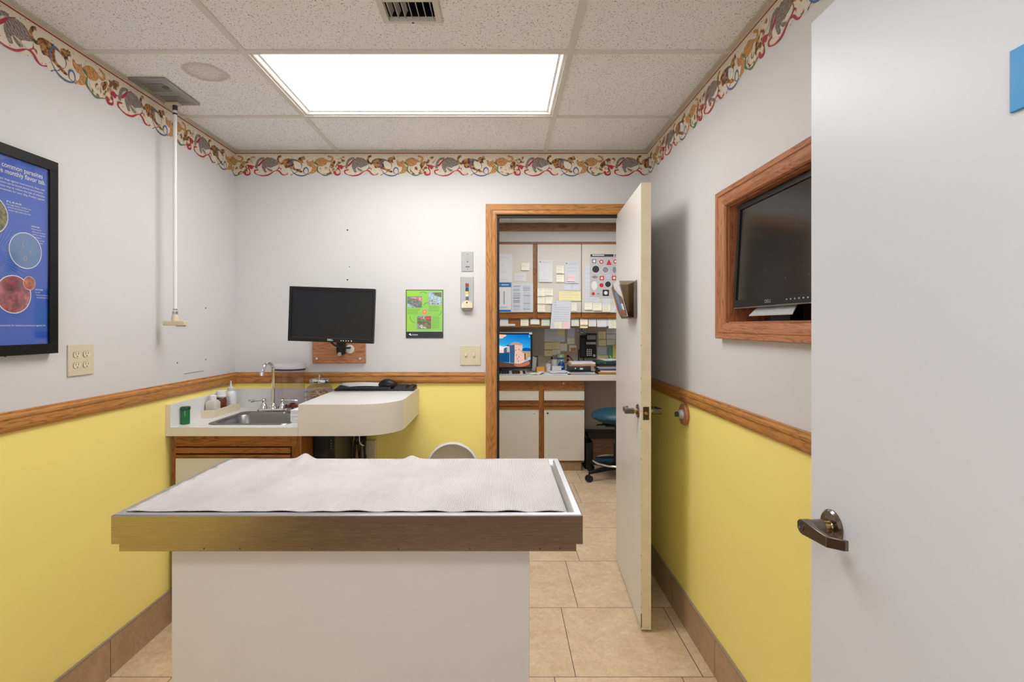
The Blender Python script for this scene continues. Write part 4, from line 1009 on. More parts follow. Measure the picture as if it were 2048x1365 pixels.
circ(1.6625, 1.507, .0585, photo('print_tissue', [(.3, (70, 78, 60)), (.45, (150, 66, 78)), (.62, (196, 116, 116)), (.75, (230, 190, 176))], 28))
a, b_ = circ(1.717, 1.547, .0215, photo('print_rust', [(.35, (130, 52, 30)), (.65, (228, 128, 78))], 90))
m.disc2(p, a, b_, .004, .0018, mat('print_slate2', (96, 90, 96), .5), 8)
m.build('poster_print', t, smooth=False)
m = MB(); m.box(A + .0245, A + .0260, fy0 + fw - .003, fy1 - fw + .003, fz0 + fw - .003, fz1 - fw + .003, pane); m.build('glass_pane', t, smooth=False)

# ------------------------------------------------------------------ under the raised desk
t = empty('desktop_computer', (-.895, 2.79, .50), 0, 'slim black desktop computer mounted under the raised desk', 'computer')
m = MB(); m.box(-.940, -.838, 2.64, 2.96, .50, .872, mat('computer_case', (40, 42, 40), .3)); m.build('computer_case', t, bevel=.003)
m = MB(); m.box(-.941, -.837, 2.625, 2.64, .498, .874, black_plastic)
for k in range(22): m.box(-.936, -.868, 2.6235, 2.6255, .74 + k * .0058, .7425 + k * .0058, dark_grey)
for k in range(4): m.box(-.856, -.850, 2.6235, 2.6255, .785 + k * .014, .792 + k * .014, mat('port_grey', (96, 98, 100), .5))
m.build('front_panel', t, bevel=.001)
for yy in (2.70, 2.88): MB().box(-.93, -.85, yy, yy + .04, .872, .8893, dark_grey).build('mounting_bracket', t)
t = empty('cable_bundle', (-.80, 3.0, .45), 0, 'tangle of black cables hanging under the raised desk', 'cables')
for k in range(7):
    x = -.845 + .012 * k; m = MB(); rnd = random.Random(k)
    m.tube([(x + rnd.uniform(-.01, .03), 2.98, .888), (x + rnd.uniform(-.01, .01), 2.97, .80), (x - .005 + rnd.uniform(-.012, .012), 2.985, .72), (x + rnd.uniform(-.015, .015), 2.99, .6), (x + rnd.uniform(-.02, .02), 3.0, .46)], rnd.choice((.004, .0055, .007)), black_rubber, 8)
    m.build('cable', t)
for k in range(3):
    m = MB(); rnd = random.Random(20 + k); m.tube([(-.74 + .01 * k, 3.0, .888), (-.77 + .008 * k, 2.99, .84), (-.80, 2.99, .79 - .02 * k), (-.825, 2.99, .73)], .005, black_rubber, 8); m.build('cable', t)
m = MB(); m.tube([(-.806, 2.965, .888), (-.803, 2.96, .80), (-.80, 2.96, .745), (-.785, 2.975, .725), (-.775, 3.0, .72)], .0035, white_plastic, 8); tag(m.build('white_cable'), 'thin white cable hanging among the black ones under the desk', 'cable')
t = empty('surface_outlet', (-.775, 3.05, .6), 0, 'beige surface-mounted outlet on the yellow wall under the desk', 'outlet')
m = MB(); m.box(-.81, -.735, YB - .04, YB - .0005, .60, .737, beige_plastic); m.build('cover', t, bevel=.003)
po = Pl((0, YB - .0405, 0), (1, 0, 0), (0, 0, 1)); socket(po, -.775, .70, t); socket(po, -.775, .642, t)
# waste bin with its round lid up
wx, wy = X(904.5, 2.95), 2.90
t = empty('waste_bin', (wx, wy, 0), 0, 'white pedal bin with its round lid open, behind the exam table', 'bin')
m = MB(); m.lathe((wx, wy, 0), [(.13, 0), (.135, .006), (.148, .42), (.148, .43), (.143, .43), (.135, .02), (.001, .02)], white_plastic, seg=40, cap=False); m.build('bin_body', t, angle=40)
Rl = .150; zc = Z(888, 2.95) - Rl + .004
m = MB(); m.lathe((wx, 3.0, zc), [(.001, -.0), (.06, -.002), (.12, -.012), (.137, -.03)], mat('lid_inside', (206, 196, 176), .5), axis='y', seg=56, cap=False)
m.lathe((wx, 3.0, zc), [(.137, -.03), (.139, -.044), (.143, -.046), (.150, -.042), (.151, -.018), (.13, .006), (.08, .014), (.001, .016)], white_plastic, axis='y', seg=56, cap=False); m.build('bin_lid', t, angle=50)
m = MB(); m.box(wx - .04, wx + .04, 2.99, 3.035, .42, zc - Rl + .03, white_plastic); m.box(wx - .03, wx + .03, wy - .19, wy - .12, .01, .025, black_plastic); m.build('hinge_and_pedal', t, bevel=.002)

# ------------------------------------------------------------------ doors
def lever(root, sgn, y, z, direc, t_):
    """lever set on face x=0 (sgn -1) or x=t_ (sgn +1), local coordinates"""
    xf = 0 if sgn < 0 else t_
    m = MB(); m.lathe((xf, y, z), [(.033, 0), (.033, sgn * .003), (.029, sgn * .007), (.017, sgn * .009), (.016, sgn * .011)], bronze, axis='x', seg=36); rs = m.build('handle_rose', root, local=True, angle=30)
    m = MB(); m.lathe((xf, y, z), [(.0115, sgn * .009), (.0115, sgn * .022)], brass, axis='x', seg=24)
    m.lathe((xf, y, z), [(.014, sgn * .020), (.0145, sgn * .022), (.0125, sgn * .056)], bronze, axis='x', seg=28)
    def sec(yy, xa, xb, h): return [Vector((xa, yy, z - h)), Vector((xb, yy, z - h)), Vector((xb, yy, z + h)), Vector((xa, yy, z + h))]
    xo = xf + sgn * .062; xi = xf + sgn * .044
    rings = [sec(y - direc * .0145, xo, xi, .003), sec(y - direc * .0135, xo, xi, .0065), sec(y - direc * .010, xo, xi, .0105), sec(y - direc * .005, xo, xi, .0135), sec(y + direc * .002, xo, xi, .0145), sec(y + direc * .042, xo - sgn * .001, xo - sgn * .010, .0115), sec(y + direc * .074, xo - sgn * .003, xo - sgn * .012, .0100), sec(y + direc * .092, xo - sgn * .026, xo - sgn * .033, .0098)]
    m.loft(rings, bronze); lv = m.build('door_lever', root, local=True, bevel=.0012)
    m = MB(); m.lathe((xo + sgn * .0002, y, z), [(.0085, 0), (.0085, sgn * .0008), (.006, sgn * .0009), (.0055, -sgn * .0005), (.002, -sgn * .0005)], bronze, axis='x', seg=20); m.build('privacy_button', lv, local=True)
ang = math.radians(-3.7)
W1, T1 = .735, .045
d1 = empty('door_1', (.6425, 2.398, 0), ang); d1['kind'] = 'structure'
m = MB(); m.box(0, T1, 0, W1, .012, 2.064, door_paint)
m.box(-.0004, T1 + .0004, -.0006, .0004, .012, 2.064, door_edge)
m.box(-.0006, .004, -.0009, .0010, .02, .085, mat('worn_wood', (120, 86, 56), .8))
o = m.build('door_leaf', d1, local=True, bevel=.0015, smooth=False)
m = MB(); m.box(.009, .036, -.0022, .004, .975, 1.035, mat('latch_plate', (72, 62, 48), .45, .6)); m.lathe((.0225, -.002, 1.005), [(.010, 0), (.0095, -.003), (.006, -.009)], brass, axis='y', seg=20); m.build('latch', d1, local=True)
lever(d1, -1, .066, 1.005, 1, T1); lever(d1, 1, .066, 1.005, 1, T1)
rnd = random.Random(9)
m = MB(); chip = mat('paint_chip', (112, 88, 62), .8)
for k in range(16):
    z = rnd.uniform(.1, 1.9); m.box(-.0007, .0012, -.0010, .0006, z, z + rnd.uniform(.002, .008), chip)
m.build('paint_chip', d1, local=True, smooth=False)
d2 = empty('door_2', (.655, 1.104, 0), 0); d2['kind'] = 'structure'
m = MB(); m.box(0, .044, -.915, 0, .012, 2.047, door_paint2); m.build('door_leaf', d2, local=True, bevel=.0015, smooth=False)
lever(d2, -1, -.072, 1.010, -1, .044)
m = MB(); m.box(.009, .035, -.002, .0018, .98, 1.04, mat('latch_plate', (72, 62, 48), .45, .6)); m.build('latch', d2, local=True)
for zz in (.25, 1.05, 1.85):
    m = MB(); m.lathe((.046, -.918, zz - .045), [(.006, 0), (.006, .09)], bronze, seg=12); m.build('hinge', d2, local=True)
m = MB(); m.box(.651, .6548, .42, .669, Z(227, .669) + .0, Z(103, .669), mat('sign_blue', (0, 140, 208), .35)); o = m.build('door_sign', bevel=.0008); tag(o, 'blue sign plate on the near white door, cut off by the picture edge', 'sign')

# brochure pocket on the far door (own coordinates follow the door's angle)
R = Matrix.Translation((.6425, 2.398, 0)) @ Matrix.Rotation(ang, 4, 'Z')
def L(x, y, z): return R @ Vector((x, y, z))
t = empty('brochure_holder', L(-.04, .21, 1.445), 0, 'smoky clear plastic brochure holder on the open far door', 'brochure holder')
za, zb_ = 1.447, 1.622; ya_, yb_ = .088, .318
m = MB()
def slab(p, th=.002):
    q = [L(*v) for v in p]; n_ = (q[1] - q[0]).cross(q[2] - q[0]).normalized() * th; return [q, [v + n_ for v in q]]
m.loft(slab([(-.003, ya_, za), (-.003, yb_, za), (-.003, yb_, zb_), (-.003, ya_, zb_)]), smoky)
m.loft(slab([(-.003, ya_, za), (-.038, ya_, za), (-.085, ya_, zb_ - .0), (-.003, ya_, zb_)]), smoky)
m.loft(slab([(-.003, yb_, za), (-.038, yb_, za), (-.085, yb_, zb_), (-.003, yb_, zb_)]), smoky)
m.loft(slab([(-.038, ya_, za), (-.038, yb_, za), (-.062, yb_, za + .09), (-.062, ya_, za + .09)]), smoky)
m.build('pocket', t, smooth=False)
m = MB(); m.loft(slab([(-.003, ya_, za), (-.038, ya_, za), (-.038, yb_, za), (-.003, yb_, za)], .004), mat('smoky_edge', (84, 74, 64), .3)); m.loft(slab([(-.003, ya_ - .001, za), (-.006, ya_ - .001, za), (-.006, ya_ - .001, zb_ + .004), (-.003, ya_ - .001, zb_ + .004)], .003), mat('smoky_edge', (84, 74, 64), .3)); m.build('bottom_rail', t, smooth=False)
brn = photo('print_brown_cover', [(.35, (112, 70, 40)), (.6, (160, 104, 62)), (.75, (190, 140, 96))], 30)
def sheet(poly, mt, name, label, d=0, extras=()):
    m = MB()
    fn = lambda off: (lambda p: L(-.040 - off - (p[1] - za) * .27, p[0], p[1]))
    m.prism(poly, fn(d), fn(d + .0012), mt)
    for pg, mm, h in extras:
        pts = [(fn(d + .0012 + h))(p) for p in pg]; m.add(pts, [tuple(range(len(pts)))], mm)
    tag(m.build(name, smooth=False), label, 'brochure')
sheet([(ya_ + .012, za + .01), (yb_ - .03, za + .006), (yb_ - .002, za + .045), (yb_ - .004, za + .155), (yb_ - .04, za + .162), (ya_ + .1, za + .120), (ya_ + .012, za + .10)], brn, 'brown_brochure', 'brown pictured brochure with a blue label in the door pocket', .006,
      [([(ya_ + .07, za + .043), (ya_ + .12, za + .035), (ya_ + .165, za + .125), (ya_ + .10, za + .13)], mat('brochure_blue', (80, 160, 214), .4), .0004), ([(ya_ + .012, za + .035), (ya_ + .07, za + .04), (ya_ + .07, za + .07), (ya_ + .012, za + .065)], paper, .0004)])
sheet([(ya_ + .006, za + .006), (yb_ - .07, za + .006), (yb_ - .055, za + .172), (ya_ + .02, za + .178), (ya_ + .006, za + .12)], paper, 'white_leaflet', 'white leaflet standing behind the brown brochure in the door pocket', .001)

# door stop on right wall
sx_ = XR; t = empty('door_stop', (XR, 2.443, .993), 0, 'round wooden door stop disc with metal bumper on right wall', 'door stop')
m = MB(); m.lathe((XR - .0005, 2.443, .993), [(.048, 0), (.050, -.004), (.050, -.014), (.047, -.018), (.02, -.0185)], RZ, axis='x', seg=40); m.build('wooden_disc', t, angle=40)
m = MB(); m.lathe((XR - .0185, 2.443, .993), [(.025, 0), (.024, -.006), (.016, -.016), (.012, -.018)], silver_plastic, axis='x', seg=28); m.build('metal_dome', t, angle=40)
m = MB(); m.lathe((XR - .0365, 2.443, .993), [(.012, .002), (.0125, -.003), (.012, -.013), (.008, -.015)], dark_grey, axis='x', seg=24); m.build('rubber_tip', t, angle=40)

# ------------------------------------------------------------------ recessed screen
m = MB()
x0, x1 = XR - .001, XR + ND
lin_ = RY
m.box(x0, x1, NY1 - .005, NY1 - .0005, NZ0 + .0005, NZ1 - .0005, oak('niche_oak', 'z', (136, 74, 46), (190, 120, 80)))
m.box(x0, x1, NY0 + .0005, NY0 + .005, NZ0 + .0005, NZ1 - .0005, RZ)
m.box(x0, x1, NY0 + .005, NY1 - .005, NZ0 + .0005, NZ0 + .004, RY); m.box(x0, x1, NY0 + .005, NY1 - .005, NZ1 - .004, NZ1 - .0005, RY)
m.box(x1 - .004, x1 + .006, NY0 - .015, NY1 + .015, NZ0 - .015, NZ1 + .015, mat('niche_back', (54, 32, 22), .6))
struct(m.build('trim_10', smooth=False))
pr = Pl((XR, 0, 0), (0, 1, 0), (0, 0, 1)); pr.n = Vector((-1, 0, 0))
prof = [(0, 0), (0, .010), (.004, .016), (.020, .022), (.036, .024), (.040, .022), (.043, .026), (.058, .028), (.060, .026), (.060, 0)]
struct(casing('trim_11', pr, NY0, NZ0, NY1, NZ1, .06, RY, RZ, prof, True))
t = empty('recessed_monitor', (XR + .06, 1.63, NZ0), 0, 'black silver-edged monitor standing in the oak wall recess', 'monitor')
mz0, mz1, my0, my1 = 1.474, 1.851, 1.40, 1.945
tx = lambda z: .866 + (z - mz0) / (mz1 - mz0) * .020
pn = Pl((tx(mz0), my1, mz0), (0, -1, 0), (tx(mz1) - tx(mz0), 0, mz1 - mz0))
if pn.n.x > 0: pn.n = -pn.n
WW, HH = my1 - my0, ((mz1 - mz0) ** 2 + .02 ** 2) ** .5
def slab_on(mb, pl_, a0, b0_, a1, b1, h0, h1, mt):
    q = [pl_(a0, b0_, h0), pl_(a1, b0_, h0), pl_(a1, b1, h0), pl_(a0, b1, h0)]; mb.loft([q, [v + pl_.n * (h1 - h0) for v in q]], mt)
m = MB(); slab_on(m, pn, 0, 0, WW, HH, -.045, -.004, black_plastic); m.build('monitor_housing', t, bevel=.004)
m = MB(); slab_on(m, pn, -.0025, -.003, WW + .0025, HH + .003, -.012, -.0035, silver_plastic); m.build('silver_edge', t, smooth=False)
m = MB()
for (a, b_, c_, d) in ((0, 0, WW, .026), (0, HH - .017, WW, HH), (0, .026, .017, HH - .017), (WW - .017, .026, WW, HH - .017)): slab_on(m, pn, a, b_, c_, d, -.004, .002, black_plastic)
sil = mat('logo_silver', (176, 178, 180), .4, .3)
m.text2(pn, 'DELL', WW / 2 - .02, .008, .015, .0024, sil, width=.040, align='c', bold=True)
for k in range(6): m.rect2(pn, .36 + k * .022, .011, .367 + k * .022, .0155, .0024, sil)
m.build('bezel', t, smooth=False)
m = MB(); slab_on(m, pn, .017, .026, WW - .017, HH - .017, -.006, -.0025, mat('screen_dusty', (20, 21, 23), .16))
rnd = random.Random(4)
for k in range(26): m.disc2(pn, rnd.uniform(.2, .5), rnd.uniform(.06, .3), rnd.uniform(.0005, .0012), -.0022, ink, 6)
m.build('screen', t, smooth=False)
m = MB(); yc = 1.66
q0 = [Vector((.905, yc - .13, NZ0 + .045)), Vector((.905, yc + .11, NZ0 + .045)), Vector((.885, yc + .15, NZ0 + .012)), Vector((.885, yc - .09, NZ0 + .012))]
m.box(.88, .985, 1.555, 1.80, NZ0 + .001, NZ0 + .006, black_plastic)
r0 = [Vector((.868, 1.555, NZ0 + .022)), Vector((.868, 1.83, NZ0 + .022)), Vector((.868, 1.83, NZ0 + .026)), Vector((.868, 1.555, NZ0 + .026))]
r1 = [Vector((.900, 1.575, NZ0 + .062)), Vector((.900, 1.80, NZ0 + .062)), Vector((.897, 1.80, NZ0 + .066)), Vector((.897, 1.575, NZ0 + .066))]
m.loft([r0, r1], mat('stand_silver', (190, 192, 196), .35, .2))
m.box(.92, .95, 1.64, 1.71, NZ0 + .004, 1.6, black_plastic); m.box(.896, .93, 1.62, 1.74, NZ0 + .004, NZ0 + .064, black_plastic)
m.build('monitor_stand', t, bevel=.001)
# ================================================================== office beyond the doorway
k5 = lambda px, D: X(px, D)
# upper cabinet, soffit and beam
UF = 5.27
m = MB(); m.box(BX0, BX1, 5.262, BY1, Z(462, 5.262), ZC, wall_white); struct(m.build('trim_12', smooth=False))
m = MB(); m.box(BX0, BX1, 5.235, 5.262, Z(462.5, 5.25), Z(447.5, 5.25), oak('beam_oak', 'x', (96, 62, 40), (152, 108, 72))); struct(m.build('trim_13', bevel=.003))
m = MB(); m.box(BX0, BX1, 5.262, BY1, Z(485.2, UF) + .004, Z(462, 5.262), wall_white); struct(m.build('trim_14', smooth=False))
ux0, ux1 = X(885, UF), X(1255, UF)
t = empty('wall_cabinet', ((ux0 + ux1) / 2, BY1, Z(655, UF)), 0, 'long oak and ivory wall cabinet covered in notes above the office counter', 'wall cabinet')
zc0, zc1, zr0 = Z(655, UF), Z(485.2, UF), Z(638, UF)
m = MB(); m.box(ux0, ux1, UF + .02, BY1 - .001, zc0, zc1, CX_); m.build('carcass', t, smooth=False)
m = MB(); m.box(ux0, ux1, UF, UF + .02, zc0, zr0, CX_); m.build('bottom_rail', t, bevel=.001)
m = MB(); m.box(ux0, ux1, UF - .012, UF + .02, Z(489, UF), zc1, CX_); m.build('top_trim', t, bevel=.001)
for px in (885, 1070, 1255):
    m = MB(); m.box(X(px - 4, UF), X(px + 4, UF), UF - .004, UF + .02, zr0, Z(489, UF), CZ_); m.build('stile', t, bevel=.001)
for a, b in ((890, 977), (978.5, 1065.5), (1074.5, 1161.7), (1163, 1250.5)):
    m = MB(); m.box(X(a, UF), X(b, UF), UF - .020, UF, Z(625.5, UF), Z(489.5, UF), ivory); dr = m.build('cabinet_door', t, bevel=.001)
    m = MB(); q = [Vector((X(a, UF), UF - .008, Z(626, UF))), Vector((X(a, UF), UF - .006, Z(631, UF))), Vector((X(a, UF), UF - .024, Z(633, UF))), Vector((X(a, UF), UF - .024, Z(636.5, UF))), Vector((X(a, UF), UF - .018, Z(638, UF))), Vector((X(a, UF), UF - .001, Z(638, UF))), Vector((X(a, UF), UF - .001, Z(626, UF)))]
    m.loft([q, [v + Vector((X(b, UF) - X(a, UF), 0, 0)) for v in q]], CX_); m.build('pull_strip', dr, smooth=False)
# base cabinet
LF = 5.05
bx0, bx1 = -.60, X(1168, LF)
t = empty('base_cabinet', ((bx0 + bx1) / 2, 5.3, 0), 0, 'oak base cabinet with ivory drawers and doors under the office counter', 'base cabinet')
zt = Z(762.5, LF) - .001
m = MB()
for xx in (bx0, bx1 - .02): m.box(xx, xx + .02, LF + .02, BY1 - .012, .085, zt, CZ_)
m.box(bx0, bx1, LF, LF + .02, .085, zt, CX_); m.box(bx0 + .02, bx1 - .02, LF + .02, BY1 - .012, .085, .105, CX_); m.build('carcass', t, smooth=False)
m = MB(); m.box(bx0, bx1 - .025, LF + .02, LF + .035, 0, .085, tile_base); m.build('toe_kick', t, smooth=False)
m = MB(); m.box(X(1077.5, LF), X(1088, LF), LF - .003, LF, .1, zt, CZ_); m.build('stile', t, bevel=.001)
for a, b in ((900, 986), (996.5 - 9, 1077.3), (1088, 1168)):
    q = lambda y0, y1, d0, d1, m_, nm, par: (lambda mb: mb.build(nm, par, bevel=.001))(MB().box(X(a, LF), X(b, LF), LF - d1, LF - d0, Z(y1, LF), Z(y0, LF), m_))
    dw = q(781, 800.8, 0, .018, ivory, 'drawer_front', t)
    q(778, 781, 0, .024, CX_, 'pull_strip', dw)
    dd = q(819, 921, 0, .018, ivory, 'cabinet_door', t)
    q(815.5, 818.8, 0, .024, CX_, 'pull_strip', dd); 
    q2 = q(807, 812, .0, .006, CX_, 'groove_strip', dd)
m = MB(); m.lathe((X(1127, LF), LF - .0, Z(767.5, LF)), [(.010, 0), (.010, -.003), (.005, -.004)], steel, axis='y', seg=20); m.build('drawer_lock', t)
m = MB(); m.lathe((X(1068, LF), LF - .018, Z(826.5, LF)), [(.009, 0), (.009, -.004), (.004, -.005)], chrome, axis='y', seg=20); m.build('door_lock', t)
m = MB(); m.lathe((X(1095, LF), LF - .018, Z(826.5, LF)), [(.009, 0), (.009, -.004), (.004, -.005)], dark_grey, axis='y', seg=20); m.build('door_lock', t)
CT = .93
m = MB(); m.box(BX0 + .001, BX1 - .001, 5.02, BY1 - .001, Z(762.3, 5.02), CT, laminate); o = m.build('office_counter', bevel=.002); tag(o, 'long pale counter in the office seen through the doorway', 'counter')

# ---- notes and papers
NN = [0]
def sheet_of_paper(quad, D, mt, label, lines=0, cat='note', name='sticky_note', curl=.004, lm=None, group=None, extra=None, thick=.0007):
    """quad: photo pixels, top-left, top-right, bottom-right, bottom-left, on a surface at depth D"""
    P = [Vector((X(a, D), D, Z(b, D))) for a, b in quad]; NN[0] += 1; D0 = D - .0006 - .0003 * (NN[0] % 4)
    m = MB(); n = 6; vs = []
    for j in range(n + 1):
        v = j / n
        for i in range(3):
            u = i / 2; p = P[0].lerp(P[3], v).lerp(P[1].lerp(P[2], v), u); vs.append(Vector((p.x, D0 - curl * v * v * (1 + .3 * u) - thick, p.z)))
    m.add(vs, [(j * 3 + i, j * 3 + i + 1, (j + 1) * 3 + i + 1, (j + 1) * 3 + i) for j in range(n) for i in range(2)], mt)
    rnd = random.Random(NN[0])
    def pt(u, v, h=.0004): p = P[0].lerp(P[3], v).lerp(P[1].lerp(P[2], v), u); return Vector((p.x, D0 - curl * v * v * (1 + .3 * u) - thick - h, p.z))
    for k in range(lines):
        v = .14 + .76 * k / max(1, lines - 1) if lines > 1 else .4; u0 = .1 + rnd.random() * .05; u1 = rnd.uniform(.55, .92); hv = .0016 / max(.02, P[0].z - P[3].z)
        m.add([pt(u0, v), pt(u1, v), pt(u1, v + hv), pt(u0, v + hv)], [(0, 1, 2, 3)], lm or ink)
    if extra: extra(m, pt)
    o = m.build(name, smooth=False); md = o.modifiers.new('t', 'SOLIDIFY'); md.thickness = thick; md.offset = -1 if False else 1
    # solidify away from the viewer keeps print in front
    md.offset = 0; tag(o, label, cat, group); return o
A_ = lambda u, v: (990 + u / 7.583, 480 + v / 7.583)
B_ = lambda u, v: (1100 + u / 7.586, 480 + v / 7.583)
C_ = lambda u, v: (1100 + u / 11.371, 650 + v / 11.371)
def R4(f, u0, v0, u1, v1, du=0, dv=0): return [f(u0 + du, v0), f(u1 + du, v0 + dv), f(u1 - du, v1 + dv), f(u0 - du, v1)]
UD = UF - .0205; UR = UF - .0008; WD = BY1 - .0008
blue_band = mat('form_blue', (0, 118, 190), .5); pale_blue = mat('pale_blue_print', (188, 202, 226), .8); bluish = mat('bluish_paper', (214, 220, 230), .8, var=2, vscale=20)
def form_blue(m, pt):
    for (a, b, c, d, mm) in ((0, .0, 1, .15, blue_band), (0, .935, .98, 1.0, blue_band), (.62, .3, .68, .75, ink), (.38, .3, .44, .75, ink), (.4, .82, .8, .88, pale_blue)):
        m.add([pt(a, b), pt(c, b), pt(c, d), pt(a, d)], [(0, 1, 2, 3)], mm)
    m.add([pt(.36, .03, .0007), pt(.46, .07, .0007), pt(.36, .11, .0007)], [(0, 1, 2)], white_print); m.add([pt(.52, .06, .0007), pt(.88, .06, .0007), pt(.88, .085, .0007), pt(.52, .085, .0007)], [(0, 1, 2, 3)], white_print)
def two_col(m, pt):
    rnd = random.Random(1)
    for c in (.06, .53):
        for k in range(26):
            v = .10 + k * .033; bold = rnd.random() < .3
            m.add([pt(c, v), pt(c + rnd.uniform(.28, .38), v), pt(c + .33, v + (.014 if bold else .008)), pt(c, v + (.014 if bold else .008))], [(0, 1, 2, 3)], ink_dark if bold else ink)
def letterhead(m, pt):
    m.add([pt(.04, .07), pt(.17, .07), pt(.17, .10), pt(.08, .11)], [(0, 1, 2, 3)], mat('purple_print', (130, 60, 110), .7)); m.add([pt(.28, .09), pt(.95, .08), pt(.95, .09), pt(.28, .10)], [(0, 1, 2, 3)], ink)
